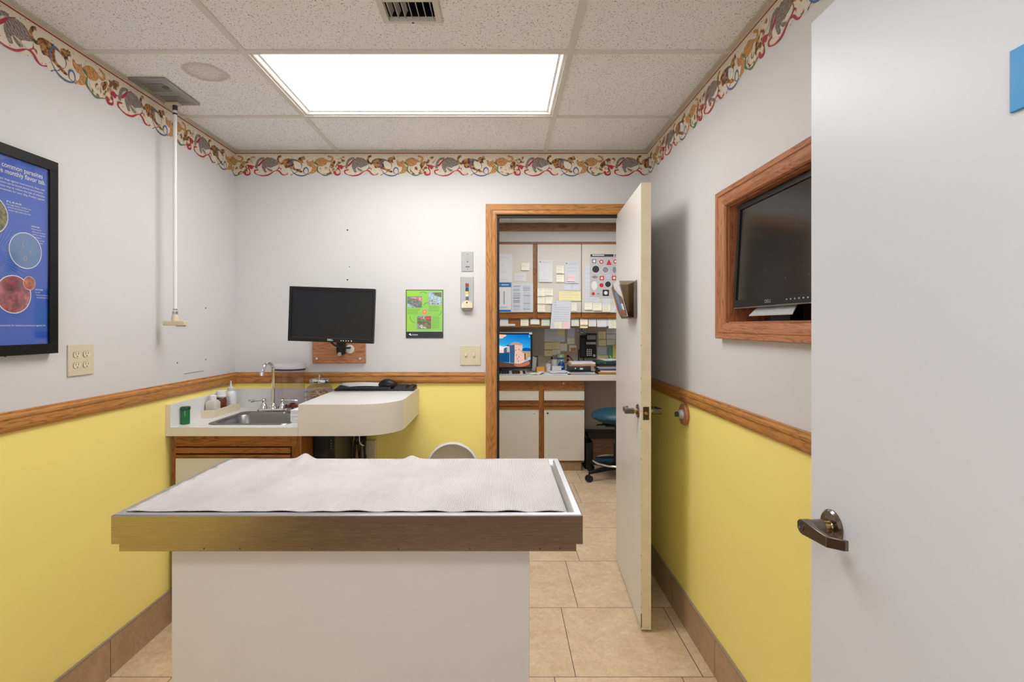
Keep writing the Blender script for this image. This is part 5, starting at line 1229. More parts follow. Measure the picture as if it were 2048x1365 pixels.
rows = [
 (R4(A_, -60, 210, 262, 645), UD, paper, 'white sheet pinned high on the office wall cabinet, leftmost door', 4, 'paper', 'paper_sheet', .004, None),
 (R4(A_, -62, 652, 245, 1090), UD, paper, 'form with blue header and footer bands low on the left cabinet door', 2, 'paper', 'printed_form', .001, form_blue),
 (R4(A_, 255, 655, 577, 1095), UD, bluish, 'two-column printed list beside the blue-banded form', 0, 'paper', 'printed_list', .001, two_col),
 (R4(A_, 402, 350, 522, 466, 2), UD, note_y, 'pale yellow sticky note pad alone near the top of the left cabinet door', 1, 'note', 'sticky_note', .012, None),
 (R4(A_, 295, 500, 470, 625, 0, 5), UD, paper, 'small white printed card under the lone sticky pad', 6, 'card', 'printed_card', .001, None),
 (R4(A_, 665, 308, 872, 642), UD, paper, 'white letterhead pad sheet at the top of the middle cabinet door', 2, 'paper', 'paper_sheet', .010, letterhead),
 (R4(A_, 642, 735, 757, 856), UD, note_y, 'pale yellow note, top left of the five notes beside the door post', 2, 'note', 'sticky_note', .007, None),
 (R4(A_, 762, 740, 880, 850), UD, note_y, 'pale yellow note, top right of the five notes beside the door post', 3, 'note', 'sticky_note', .006, None),
 (R4(A_, 642, 862, 757, 973), UD, note_y, 'pale yellow note, middle left of the five notes beside the door post', 2, 'note', 'sticky_note', .008, None),
 (R4(A_, 765, 860, 880, 973), UD, note_y, 'pale yellow note, middle right of the five notes beside the door post', 2, 'note', 'sticky_note', .009, None),
 (R4(A_, 642, 978, 758, 1095), UD, note_y, 'pale yellow note, lowest of the five notes beside the door post', 3, 'note', 'sticky_note', .004, None),
 (R4(A_, 75, 1188, 200, 1308), UR, paper, 'white note at the far left of the cabinet bottom rail', 3, 'note', 'paper_note', .002, None),
 (R4(A_, 200, 1275, 305, 1306), UR, paper, 'narrow white strip at the left end of the cabinet bottom rail', 0, 'note', 'paper_strip', .001, None),
 (R4(A_, 388, 1188, 508, 1306), UR, note_y, 'cream note on the rail, left of the white card', 3, 'note', 'sticky_note', .005, None),
 (R4(A_, 538, 1205, 673, 1283), UR, white_print, 'bright white business card on the rail below the door post', 2, 'card', 'business_card', .004, None),
 (R4(A_, 705, 1185, 832, 1305), UR, note_g, 'pale green note on the rail, right of the white card', 3, 'note', 'sticky_note', .003, None),
 (R4(B_, 93, 395, 210, 513), UD, note_y, 'upper of two pale yellow notes between the two white sheets', 3, 'note', 'sticky_note', .010, None),
 (R4(B_, 97, 532, 212, 645), UD, note_y, 'lower of two pale yellow notes between the two white sheets', 3, 'note', 'sticky_note', .010, None),
 (R4(B_, 228, 328, 438, 660), UD, bluish, 'white form with a pink note on it, middle cabinet door', 6, 'paper', 'paper_sheet', .006, letterhead),
 (R4(B_, 212, 668, 322, 766), UD, bluish, 'small bluish note under the form, left one of the pair', 2, 'note', 'paper_note', .003, None),
 (R4(B_, 343, 670, 445, 766), UD, bluish, 'small bluish note under the form, right one of the pair', 2, 'note', 'paper_note', .003, None),
 (R4(B_, 133, 780, 468, 925, 0, 3), UD, note_yy, 'wide yellow lined note across the middle cabinet door', 4, 'note', 'wide_note', .006, None),
 (R4(B_, 318, 955, 406, 1083), UD, note_y, 'pale yellow note partly behind the long hanging sheet', 2, 'note', 'sticky_note', .004, None),
 (R4(B_, 535, 395, 640, 750), UD, bluish, 'white sheet half hidden by the left edge of the sticker sheet, upper one', 5, 'paper', 'paper_sheet', .0, None),
 (R4(B_, 535, 760, 745, 950), UD, bluish, 'white sheet half hidden below the sticker sheet, lower one', 5, 'paper', 'paper_sheet', .0, None),
 (R4(B_, 525, 955, 640, 1065, 0, -4), UD, note_y, 'curling pale yellow note, first of three under the sticker sheet', 3, 'note', 'sticky_note', .010, None),
 (R4(B_, 652, 958, 782, 1075, 3), UD, note_y, 'curling pale yellow note, second of three under the sticker sheet', 3, 'note', 'sticky_note', .010, None),
 (R4(B_, 795, 890, 920, 992), UD, bluish, 'bluish note under the bottom right of the sticker sheet', 0, 'note', 'paper_note', .001, None),
 (R4(B_, 796, 985, 918, 1095), UD - .003, note_y, 'pale yellow note, third of three under the sticker sheet', 4, 'note', 'sticky_note', .004, None),
 (R4(B_, 922, 1000, 990, 1105), UD, paper, 'white slip hanging behind the brochure pocket', 2, 'note', 'paper_note', .002, None),
 (R4(B_, 322, 1192, 438, 1310), UR, note_g, 'pale green note on the rail right of the hanging sheet', 2, 'note', 'sticky_note', .004, None),
 (R4(B_, 457, 1270, 570, 1340), UR, note_yy, 'yellow note peeking out under the cream pad on the rail', 0, 'note', 'sticky_note', .001, None),
 (R4(B_, 455, 1188, 572, 1290), UR - .002, note_y, 'thick cream note pad on the rail below the cabinet door gap', 1, 'note', 'note_pad', .010, None),
 (R4(B_, 585, 1192, 700, 1315), UR, paper, 'white note on the rail, just right of the cream pad', 2, 'note', 'paper_note', .004, None),
 (R4(B_, 712, 1200, 850, 1322, -3), UR, paper, 'white folded note with a creased corner on the rail', 2, 'note', 'paper_note', .007, None),
 (R4(B_, 850, 1200, 906, 1310), UR, bluish, 'bluish slip between the creased note and the last note on the rail', 3, 'note', 'paper_note', .001, None),
 (R4(B_, 888, 1192, 1014, 1345), UR - .002, note_y, 'pale yellow note at the right end of the rail beside the open door', 5, 'note', 'sticky_note', .003, None),
 (R4(C_, -125, 95, 335, 385), WD, bluish, 'large grey map sheet on the wall under the cabinet', 3, 'paper', 'map_sheet', .0, None),
 (R4(C_, 175, 105, 335, 250), WD - .002, note_yy, 'yellow note stuck on the corner of the map sheet', 2, 'note', 'sticky_note', .0, None),
 (R4(C_, 400, 75, 562, 300), WD, bluish, 'printed slip between the map sheet and the phone', 6, 'paper', 'printed_slip', .0, None),
 (R4(C_, 395, 305, 560, 440), WD, note_y, 'cream note below the printed slip', 3, 'note', 'sticky_note', .001, None),
 (R4(C_, 440, 465, 600, 605), WD, note_y, 'cream note carrying an orange patch above the wall socket', 0, 'note', 'sticky_note', .001, lambda m, pt: m.add([pt(.15, .4), pt(.95, .4), pt(.95, .95), pt(.15, .95)], [(0, 1, 2, 3)], mat('orange_patch', (222, 156, 96), .7))),
 (R4(C_, -125, 405, 48, 560), WD, note_yy, 'yellow note, leftmost under the map sheet', 1, 'note', 'sticky_note', .003, None),
 (R4(C_, -125, 585, 48, 710), WD, note_yy, 'yellow note, lower left of the group above the mug', 1, 'note', 'sticky_note', .002, None),
 (R4(C_, 52, 400, 225, 560), WD, note_yy, 'yellow note in the middle of the group under the map sheet', 3, 'note', 'sticky_note', .001, None),
 (R4(C_, 230, 430, 385, 600), WD, note_y, 'cream note, right of the group under the map sheet', 3, 'note', 'sticky_note', .001, None),
 (R4(C_, 52, 570, 235, 690), WD, note_y, 'cream note with handwriting directly above the mug', 4, 'note', 'sticky_note', .001, None),
 (R4(C_, 1100, 155, 1266, 325), WD, note_yy, 'yellow note at the upper right of the phone', 4, 'note', 'sticky_note', .001, None),
 (R4(C_, 1102, 345, 1272, 480), WD, note_yy, 'yellow note beside the middle of the phone', 2, 'note', 'sticky_note', .001, None),
 (R4(C_, 1080, 500, 1300, 680), WD, bluish, 'grey note beside the keypad of the phone', 4, 'note', 'paper_note', .0, None),
 (R4(C_, 1285, 90, 1500, 200), WD, bluish, 'grey slip highest on the wall next to the open door', 1, 'note', 'paper_note', .0, None),
 (R4(C_, 1285, 215, 1490, 330), WD, paper, 'white business card on the wall right of the phone', 2, 'card', 'business_card', .001, None),
 (R4(C_, 1290, 342, 1480, 460), WD, note_g, 'pale green note under the white card right of the phone', 1, 'note', 'sticky_note', .0, None),
 (R4(C_, 1080, 690, 1330, 785), WD, note_yy, 'yellow note low on the wall, below the grey one beside the keypad', 2, 'note', 'sticky_note', .0, None),
]
for q, D, mt, lb_, ln, ct, nm, cu, ex in rows:
    sheet_of_paper(q, D, mt, lb_, ln, ct, nm, cu, None, None, ex)
# pink note on the form, hanging sheet with its two notes
sheet_of_paper(R4(B_, 268, 522, 382, 632, 2), UD - .010, note_p, 'pink sticky note on the white form', 1, 'note', 'sticky_note', .006)
def handwriting(m, pt):
    rnd = random.Random(12); rp = mat('red_ink', (196, 120, 132), .8)
    for k in range(9):
        v = .06 + k * .083; u = .12
        while u < .85:
            du = rnd.uniform(.05, .13); m.add([pt(u, v), pt(u + du, v), pt(u + du, v + .009), pt(u, v + .009)], [(0, 1, 2, 3)], ink_dark if k < 2 else (rp if k == 2 else ink)); u += du + .03
            if k < 2: break
sheet_of_paper([B_(38, 925), B_(318, 930), B_(306, 1355), B_(0, 1350)], UD - .022, bluish, 'long bluish sheet hanging over the cabinet rail', 0, 'paper', 'hanging_sheet', .004, extra=handwriting)
sheet_of_paper(R4(B_, 62, 1243, 178, 1348), UD - .030, note_y, 'cream note at the bottom left of the long hanging sheet', 3, 'note', 'sticky_note', .001)
sheet_of_paper(R4(B_, 184, 1240, 300, 1350), UD - .030, note_p, 'pink note at the bottom right of the long hanging sheet', 0, 'note', 'sticky_note', .001)
# sticker sheet: plain shapes only
hatch = NT('hatched_print'); wv = hatch.n('ShaderNodeTexWave', wave_type='BANDS', bands_direction='X'); hatch.l(hatch.pos((1, 0, 1), (0, math.radians(45), 0)), wv.inputs[0]); wv.inputs['Scale'].default_value = 46
hatch.l(hatch.ramp(wv.outputs['Fac'], [(.30, (112, 110, 116)), (.42, (228, 228, 230))]), hatch.b.inputs['Base Color'])
stk_red = mat('sticker_red', (206, 40, 48), .5); stk_black = mat('sticker_black', (34, 34, 40), .5); stk_grey = mat('sticker_grey', (136, 136, 148), .5); stk_white = mat('sticker_white', (232, 232, 234), .5)
m = MB(); pS = Pl((0, UD - .004, 0), (1, 0, 0), (0, 0, 1))
def SB(u, v): a, b = B_(u, v); return (X(a, UD), Z(b, UD))
(xa, za_), (xb, zb2) = SB(605, 880), SB(1050, 212)
m.box(xa, xb, UD - .004, UD - .002, za_, zb2, stk_white); m.rect2(pS, xa, za_ + .004, xb, zb2 - .030, .0002, hatch.m)
a, b = SB(612, 258), SB(965, 218); m.rect2(pS, a[0], a[1], b[0], b[1], .0004, stk_black)
a, b = SB(640, 243), SB(820, 228); m.rect2(pS, a[0], a[1], b[0], b[1], .0006, stk_white); a, b = SB(975, 258), SB(1045, 218); m.rect2(pS, a[0], a[1], b[0], b[1], .0004, stk_grey)
S7 = UD / F / 7.58
def shp(kind, u, v, r, c1, c2=None):
    x, z = SB(u, v); R_ = r * S7
    if kind == 'disc': m.disc2(pS, x, z, R_ * 1.12, .0004, stk_white, 28); m.disc2(pS, x, z, R_, .0006, c1, 28); c2 and m.disc2(pS, x, z, R_ * .5, .0008, c2, 20)
    elif kind == 'sq': m.rect2(pS, x - R_ * 1.1, z - R_ * 1.1, x + R_ * 1.1, z + R_ * 1.1, .0004, stk_white); m.rect2(pS, x - R_, z - R_, x + R_, z + R_, .0006, c1); c2 and m.disc2(pS, x, z, R_ * .55, .0008, c2, 20)
    elif kind == 'tri': m.poly2(pS, [(x - R_ * 1.15, z - R_ * 1.1), (x + R_ * 1.15, z - R_ * 1.1), (x, z + R_ * 1.2)], .0004, stk_white); m.poly2(pS, [(x - R_, z - R_), (x + R_, z - R_), (x, z + R_)], .0006, c1)
    elif kind == 'dia': m.poly2(pS, [(x - R_ * 1.2, z), (x, z - R_ * .6), (x + R_ * 1.2, z), (x, z + R_ * .6)], .0006, c1)
    elif kind == 'oval': m.disc2(pS, x, z, R_ * .8, .0004, stk_white, 28, ry=R_ * 1.25); m.disc2(pS, x, z, R_ * .7, .0006, c1, 28, ry=R_ * 1.15)
for a in (('sq', 670, 325, 36, stk_grey, stk_white), ('disc', 778, 335, 34, stk_red, stk_white), ('tri', 893, 338, 46, stk_red), ('disc', 990, 330, 34, stk_red, stk_white),
          ('disc', 693, 447, 54, stk_black), ('disc', 840, 455, 46, stk_grey), ('oval', 975, 455, 44, stk_grey), ('dia', 680, 565, 44, stk_grey), ('sq', 785, 582, 34, stk_red, stk_white),
          ('disc', 882, 558, 28, pale_blue), ('sq', 972, 580, 36, stk_red, stk_white), ('oval', 672, 695, 54, stk_white), ('disc', 780, 690, 34, stk_red), ('disc', 878, 675, 44, stk_black),
          ('disc', 655, 818, 26, stk_red), ('dia', 732, 820, 20, stk_grey), ('sq', 845, 805, 50, stk_black, stk_white)): shp(*a)
tag(m.build('sticker_sheet', smooth=False), 'hatched sheet of red, black and grey stickers on the right cabinet door', 'sticker sheet')
# patterned card above the phone
sp = NT('speckled_card'); sp.l(sp.ramp(sp.noise(sp.pos(), 160, 1), [(.46, (40, 36, 40)), (.54, (226, 220, 214))]), sp.b.inputs['Base Color'])
sheet_of_paper(R4(C_, 640, 75, 820, 235, 0, 0), WD, sp.m, 'black and white speckled card on the wall above the phone', 0, 'card', 'patterned_card', .001)

# ---- desk phone on the wall
t = empty('wall_phone', (X(1176, 5.55), BY1, Z(717, 5.55)), 0, 'black office phone with keypad mounted on the wall above the counter', 'phone')
def cb(u0, v0, u1, v1, D, y0, y1, mt, name, par, bev=.002):
    (a, b), (c, d) = C_(u0, v0), C_(u1, v1)
    return MB().box(X(a, D), X(c, D), y0, y1, Z(d, D), Z(b, D), mt).build(name, par, bevel=bev)
cb(690, 240, 1055, 758, 5.55, 5.55, 5.598, black_plastic, 'phone_body', t, .004)
sc2 = cb(828, 195, 1056, 352, 5.54, 5.53, 5.549, black_plastic, 'display_housing', t, .003)
cb(845, 240, 1040, 338, 5.53, 5.527, 5.531, mat('lcd_grey', (128, 128, 120), .3), 'display', sc2, 0)
cb(680, 278, 815, 755, 5.52, 5.505, 5.549, black_plastic, 'handset', t, .012)
for v in (405, 433): 
    for k in range(5): cb(826 + k * 44, v - 8, 864 + k * 44, v + 8, 5.55, 5.545, 5.551, stk_white, 'line_button', t, 0)
for r_ in range(4):
    for c_ in range(3):
        a, b = C_(848 + c_ * 43, 565 + r_ * 42); m = MB(); m.lathe((X(a, 5.55), 5.55, Z(b, 5.55)), [(.0075, 0), (.007, -.004)], stk_white, axis='y', seg=12, sy=.85); m.build('key', t)
a, b = C_(1006, 702); m = MB(); m.lathe((X(a, 5.55), 5.55, Z(b, 5.55)), [(.014, 0), (.014, -.004), (.009, -.004), (.008, -.006)], silver_plastic, axis='y', seg=24); m.build('navigation_dial', t)
m = MB(); m.tube([at(*C_(655, 590), 5.58), at(*C_(650, 700), 5.57), at(*C_(650, 800), 5.56), at(*C_(665, 860), 5.55)], .006, black_rubber, 8); m.tube([at(*C_(700, 590), 5.56), at(*C_(672, 570), 5.57), at(*C_(655, 590), 5.58)], .006, black_rubber, 8); m.build('cord', t)
m = MB(); m.tube([at(*C_(760, 757), 5.58), at(*C_(765, 810), 5.56), at(*C_(772, 860), 5.55)], .005, black_rubber, 8); m.build('cord', t)
# tan wall socket with plugs
t = empty('tan_outlet', (X(1135, 5.59), BY1, Z(724, 5.59)), 0, 'tan wall socket with black plugs behind the blue bottle', 'outlet')
cb(330, 620, 482, 860, 5.595, 5.590, 5.5995, mat('tan_plastic', (186, 150, 108), .5), 'cover', t, .002)
cb(385, 690, 425, 745, 5.58, 5.565, 5.59, black_plastic, 'plug', t, .003); cb(385, 780, 425, 830, 5.58, 5.565, 5.59, black_plastic, 'plug', t, .003)
m = MB(); m.tube([at(*C_(410, 700), 5.565), at(*C_(460, 740), 5.54), at(*C_(520, 820), 5.52), at(*C_(560, 900), 5.50)], .004, black_rubber, 8); m.build('cord', t)

# ---- office monitor with a picture of a round stone fort
MD = 5.30
E_ = lambda u, v: (990 + u / 11.375, 650 + v / 11.375)
t = empty('office_monitor', (X(1020, MD), MD, CT), 0, 'office monitor showing a round stone tower under a blue sky', 'monitor')
(a, b), (c, d) = E_(-330, 175), E_(850, 1000)
mx0, mx1, mz0_, mz1_ = X(a, MD), X(c, MD), Z(d, MD), Z(b, MD)
MB().box(mx0, mx1, MD, MD + .045, mz0_, mz1_, black_plastic).build('monitor_housing', t, bevel=.003)
MB().box(mx0, mx1, MD - .001, MD + .02, mz1_ - .006, mz1_ + .003, silver_plastic).build('top_edge', t, bevel=.001)
a, b = E_(775, 185); c, d = E_(843, 218); MB().box(X(a, MD), X(c, MD), MD - .003, MD - .0005, Z(d, MD), Z(b, MD), white_print).build('sticker', t)
MB().box(-.02 - .03, -.02 + .03, MD + .045, MD + .07, CT + .01, CT + .25, black_plastic).build('stand_post', t); MB().box(-.14, .10, MD - .03, MD + .15, CT + .0005, CT + .012, black_plastic).build('stand_base', t, bevel=.003)
def E2(u, v): a, b = E_(u, v); return (X(a, MD), Z(b, MD))
pe = Pl((0, MD - .0008, 0), (1, 0, 0), (0, 0, 1))
def em(name, c, s=.5): return emis('screen_' + name, c, s)
sk = NT('screen_sky'); e = sk.n('ShaderNodeEmission'); sep = sk.n('ShaderNodeSeparateXYZ'); sk.l(sk.pos(), sep.inputs[0])
zlo, zhi = Z(E_(0, 640)[1], MD), Z(E_(0, 220)[1], MD)
f = sk.math('DIVIDE', sk.math('SUBTRACT', sep.outputs[2], zlo), zhi - zlo)
xf = sk.math('MULTIPLY', sk.math('SUBTRACT', X(1040, MD), sep.outputs[0]), .8)
f2 = sk.math('SUBTRACT', f, xf); sk.l(sk.ramp(f2, [(0, (150, 196, 224)), (.35, (48, 160, 222)), (1, (0, 112, 196))]), e.inputs[0]); e.inputs[1].default_value = .5; sk.l(e.outputs[0], sk.out.inputs[0])
m = MB()
def q2(u0, v0, u1, v1, h, mt): a = E2(u0, v1); b = E2(u1, v0); m.rect2(pe, a[0], a[1], b[0], b[1], h, mt)
def q3(pts, h, mt, s=0): m.poly2(pe, [E2(*p) for p in pts], h, mt, s)
q2(-290, 222, 808, 965, .0002, sk.m)
q3([(-290, 225), (240, 225), (190, 290), (150, 315), (60, 300), (-100, 330), (-290, 320)], .0004, em('cloud', (244, 190, 164)), 3)
q3([(-290, 480), (60, 520), (200, 540), (330, 500), (330, 650), (-290, 650)], .0004, em('cloud2', (250, 204, 188)), 3)
q3([(60, 470), (200, 500), (330, 470), (330, 540), (200, 560), (80, 560)], .0005, em('cloud3', (226, 226, 236)), 3)
q3([(240, 480), (290, 452), (330, 480), (330, 500)], .0006, em('dcloud', (40, 84, 124)))
q3([(620, 540), (700, 520), (808, 540), (808, 605), (620, 600)], .0006, em('dcloud2', (12, 88, 150)))
q3([(620, 610), (808, 610), (808, 740), (620, 740)], .0006, em('hill', (176, 150, 96)))
q3([(-290, 660), (90, 640), (330, 640), (330, 860), (90, 840), (-290, 840)], .0008, em('shadewall', (22, 78, 128)))
q3([(200, 540), (250, 515), (330, 505), (330, 640), (200, 640)], .0009, em('keep', (70, 96, 118)))
q3([(270, 510), (330, 505), (330, 620), (270, 625)], .0010, em('keeplit', (196, 178, 170)))
q3([(330, 450), (370, 405), (440, 395), (460, 430), (460, 880), (340, 860)], .0011, em('towershade', (56, 92, 128)))
lit = NT('screen_stone'); e = lit.n('ShaderNodeEmission'); lit.l(lit.ramp(lit.noise(lit.pos(), 90, 3), [(.3, (214, 166, 150)), (.7, (236, 200, 186))]), e.inputs[0]); e.inputs[1].default_value = .5; lit.l(e.outputs[0], lit.out.inputs[0])
q3([(440, 395), (520, 400), (590, 425), (625, 470), (620, 630), (660, 660), (668, 850), (560, 885), (440, 880), (450, 600)], .0013, lit.m)
q3([(350, 420), (440, 390), (540, 400), (630, 440), (632, 475), (540, 462), (440, 455), (340, 470)], .0015, em('parapet', (176, 150, 140)))
q3([(665, 650), (740, 645), (742, 800), (668, 810)], .0013, em('farwall', (200, 150, 124)))
q3([(670, 650), (695, 648), (700, 790), (672, 800)], .0015, em('gap', (110, 60, 52)))
q3([(-290, 830), (100, 835), (420, 880), (560, 890), (668, 850), (808, 790), (808, 965), (-290, 965)], .0012, em('water', (96, 64, 52)))
q3([(440, 895), (640, 875), (760, 820), (780, 900), (640, 950), (480, 950)], .0014, em('waterlit', (180, 112, 84)), 3)
for u, v in ((540, 560), (545, 730), (515, 775), (475, 575), (530, 825), (490, 690), (600, 600)): a = E2(u, v); m.disc2(pe, a[0], a[1], .0035, .0017, em('hole', (84, 56, 60)), 8, ry=.007)
for v in (255, 280): q2(765, v - 8, 790, v + 4, .002, em('icon', (180, 214, 240)))
q2(-290, 958, 808, 966, .002, em('taskbar', (44, 56, 80)))
m.build('screen', t, smooth=False)
keyboard('office_keyboard', X(935, 5.1), X(1053, 5.1), 5.035, 5.17, CT + .0008, 'black and silver keyboard on the office counter before the monitor', silver_plastic, .018)
# ---- things on the office counter
def cbx(u0, u1, v0, v1, D, dep, mt, name, label, cat, f=C_, bev=.001, z0=None, par=None):
    (a, b), (c, d) = f(u0, v0), f(u1, v1); zb0 = Z(d, D) if z0 is None else z0
    o = MB().box(X(a, D), X(c, D), D, D + dep, zb0, Z(b, D), mt).build(name, par, bevel=bev)
    if label: tag(o, label, cat)
    return o
t = empty('file_holder', (X(1070, 5.45), 5.45, CT), 0, 'dark desktop file holder with teal and white folders beside the monitor', 'file holder')
o1 = MB(); (a, b), (c, d) = E_(840, 705), E_(978, 1010)
o1.box(X(a, 5.5), X(c, 5.5), 5.48, 5.485, CT + .0005, Z(b, 5.5), dark_grey); o1.box(X(a, 5.5), X(c, 5.5), 5.40, 5.48, CT + .0005, CT + .006, dark_grey); o1.build('back_panel', t, smooth=False)
MB().box(X(a, 5.45) + .012, X(c, 5.45) - .004, 5.45, 5.456, CT + .007, Z(b, 5.45) - .055, mat('teal_folder', (22, 96, 96), .5)).build('teal_folder', t, smooth=False)
mm = MB(); mm.prism([(X(a, 5.44), CT + .007), (X(a, 5.44) + .036, CT + .007), (X(a, 5.44) + .05, CT + .145), (X(a, 5.44) + .008, CT + .16)], lambda p: Vector((p[0], 5.43, p[1])), lambda p: Vector((p[0], 5.434, p[1])), mat('grey_folder', (176, 174, 168), .6)); mm.build('grey_folder', t, smooth=False)
cbx(945, 1120, 968, 1030, 5.38, .07, mat('orange_pad', (238, 160, 62), .7), 'orange_note_cube', 'block of orange note paper on the office counter', 'note pad', E_, z0=CT + .0005)
def cup(name, cx_, D, r0, r1, ztop, mt, label, cat, handle=0, extra=None):
    x = X(cx_, D); t = empty(name, (x, D, CT), 0, label, cat)
    mb = MB(); h = ztop - CT; mb.lathe((x, D, CT + .0005), [(r0 * .3, 0), (r0, 0), (r1, h), (r1 - .003, h), (r0 - .003, .004), (r0 * .3, .004)], mt, seg=28); mb.build('cup_body', t, angle=40)
    if handle:
        mb = MB(); mb.tube([(x + handle * r1 * .96, D, CT + h * .8), (x + handle * (r1 + .022), D, CT + h * .82), (x + handle * (r1 + .028), D, CT + h * .5), (x + handle * (r1 + .015), D, CT + h * .2), (x + handle * r0 * .96, D, CT + h * .2)], .004, mt, 8); mb.build('handle', t)
    return t
cup('paper_cup', 990 + 1207 / 11.375, 5.42, .024, .033, Z(728, 5.42), photo('cup_print', [(.42, (176, 172, 176)), (.52, (224, 220, 222))], 90), 'small patterned paper cup beside the orange note cube', 'cup')
cup('white_mug', 1108.5, 5.51, .032, .034, Z(719.5, 5.51), mat('mug_white', (206, 204, 206), .3), 'white mug behind the patterned paper cup', 'mug', -1)
m = MB(); x = X(1103.5, 5.51); m.lathe((x, 5.51, CT + .01), [(.004, 0), (.004, .11), (.009, .115), (.009, .135), (.004, .14)], black_plastic, seg=14); tag(m.build('black_pen'), 'black knobbed pen standing in the white mug', 'pen')
t = empty('tissue_box', (X(1121.7, 5.54), 5.54, CT), 0, 'green and blue patterned carton standing behind the blue bottle', 'box')
(a, b), (c, d) = C_(165, 668), C_(330, 990)
MB().box(X(a, 5.53), X(c, 5.53), 5.53, 5.57, CT + .0005, Z(b, 5.53), mat('carton_green', (168, 190, 108), .6)).build('carton', t, bevel=.001)
m = MB(); pf_ = Pl((0, 5.5295, 0), (1, 0, 0), (0, 0, 1)); zA = lambda v: Z(C_(0, v)[1], 5.53)
m.rect2(pf_, X(a, 5.53), zA(785), X(c, 5.53), zA(748), .0002, mat('carton_blue', (0, 96, 156), .6)); m.rect2(pf_, X(a, 5.53), CT + .002, X(c, 5.53), zA(785), .0002, mat('carton_mint', (150, 176, 160), .6)); m.disc2(pf_, X((a + c) / 2, 5.53), zA(715), .012, .0004, stk_white, 20); m.build('carton_print', t, smooth=False)
x = X(1122.9, 5.47); t = empty('blue_bottle', (x, 5.47, CT), 0, 'round blue bottle with a white logo and cap by the stack of binders', 'bottle')
m = MB(); m.lathe((x, 5.47, CT + .0005), [(.030, 0), (.034, .005), (.035, .06), (.031, .082), (.02, .098), (.010, .104)], mat('bottle_blue', (20, 66, 140), .25), seg=28, sy=.7); m.build('bottle_body', t, angle=50)
m = MB(); m.lathe((x, 5.47, CT + .104), [(.010, 0), (.010, .010), (.007, .014)], white_plastic, seg=16); m.build('bottle_cap', t)
m = MB(); pz = Pl((x, 5.47 - .0262, CT), (1, 0, 0), (0, 0, 1)); m.disc2(pz, 0, .048, .020, 0, mat('label_blue', (88, 130, 196), .4), 24, ry=.016); m.disc2(pz, 0, .048, .017, .0004, mat('bottle_blue', (20, 66, 140), .25), 24, ry=.013); m.line2(pz, [(-.012, .047), (-.004, .05), (.004, .046), (.012, .05)], .007, .0008, stk_white); m.build('logo', t, smooth=False)
cbx(50, 258, 943, 1030, 5.36, .05, mat('holder_white', (222, 220, 226), .4), 'card_holder', 'small white card box in front of the white mug', 'card box', z0=CT + .0005)
# loose papers at the counter's edge
def loose(name, x0, x1, y0, y1, z, rz, mt, label, cat='papers', th=.004, wav=.004):
    c = Vector(((x0 + x1) / 2, (y0 + y1) / 2, 0)); Rm = Matrix.Translation(c) @ Matrix.Rotation(math.radians(rz), 4, 'Z') @ Matrix.Translation(-c)
    m = MB(); n = 8; rings = []
    for i in range(n + 1):
        x = x0 + (x1 - x0) * i / n; w = wav * (math.sin(i * 1.3 + x0 * 20) + 1) * (i / n)
        rings.append([Rm @ Vector((x, y0, z + w)), Rm @ Vector((x, y1, z + w * .7)), Rm @ Vector((x, y1, z + w * .7 + th)), Rm @ Vector((x, y0, z + w + th))])
    m.loft(rings, mt); o = m.build(name, angle=40); tag(o, label, cat); return o
z = CT + .0008
loose('paper_pile', X(1060, 5.1), X(1088, 5.1), 5.06, 5.2, z, 8, paper, 'small crumpled white paper beside the keyboard', 'paper', .004, .016)
loose('paper_pile', X(1083, 5.15), X(1134, 5.15), 5.05, 5.22, z, -4, bluish, 'bluish papers spread before the paper cup, bottom layer', 'paper', .006, .003)
loose('paper_pile', X(1098, 5.2), X(1132, 5.2), 5.12, 5.30, z + .0135, 6, paper, 'white papers spread before the paper cup, top layer', 'paper', .008, .004)
silver_folder = mat('silver_folder', (150, 150, 156), .35); pinkish = mat('manila_pink', (214, 150, 120), .6); mustard = mat('mustard_book', (150, 128, 30), .6)
binder = mat('dark_green_binder', (36, 48, 50), .4)
zz = z
for nm, a, b, y0, y1, th, rz, mt, lb_ in (
  ('magazine', 1140, 1192, 5.06, 5.30, .010, 2, silver_folder, 'grey magazine at the bottom of the left office stack'),
  ('paper_pile', 1136, 1190, 5.07, 5.32, .008, -3, paper, 'white papers second from the bottom of the left office stack'),
  ('magazine', 1138, 1186, 5.08, 5.32, .009, 3, mat('dark_magazine', (60, 58, 62), .4), 'dark magazine under the binder of the left office stack')):
    loose(nm, X(a, 5.1), X(b, 5.1), y0, y1, zz, rz, mt, lb_, 'papers', th, .001); zz += th + .0025
t = empty('ring_binder', (X(1160, 5.15), 5.2, zz), 0, 'black ring binder with a white label in the left office stack', 'binder')
MB().box(X(1139, 5.12), X(1182, 5.12), 5.12, 5.34, zz, zz + .045, binder).build('binder_cover', t, bevel=.006)
mm = MB(); pd = Pl((0, 5.1195, zz), (1, 0, 0), (0, 0, 1)); mm.rect2(pd, X(1149.5, 5.12), .018, X(1152, 5.12), .030, .0003, stk_white); mm.rect2(pd, X(1159.5, 5.12), .012, X(1166, 5.12), .028, .0003, stk_white); mm.build('spine_label', t, smooth=False)
zz += .046
for nm, a, b, th, rz, mt, lb_ in (('folder', 1140, 1192, .007, -3, pinkish, 'reddish manila folder on top of the ring binder'), ('folder', 1141, 1190, .006, 2, mat('manila', (226, 196, 150), .6), 'manila folder under the top papers of the left office stack'), ('paper_pile', 1143, 1191, .014, 0, paper, 'thick white papers topping the left office stack')):
    loose(nm, X(a, 5.12), X(b, 5.12), 5.12, 5.36, zz, rz, mt, lb_, 'papers', th, .0015); zz += th + .0035
zz = z
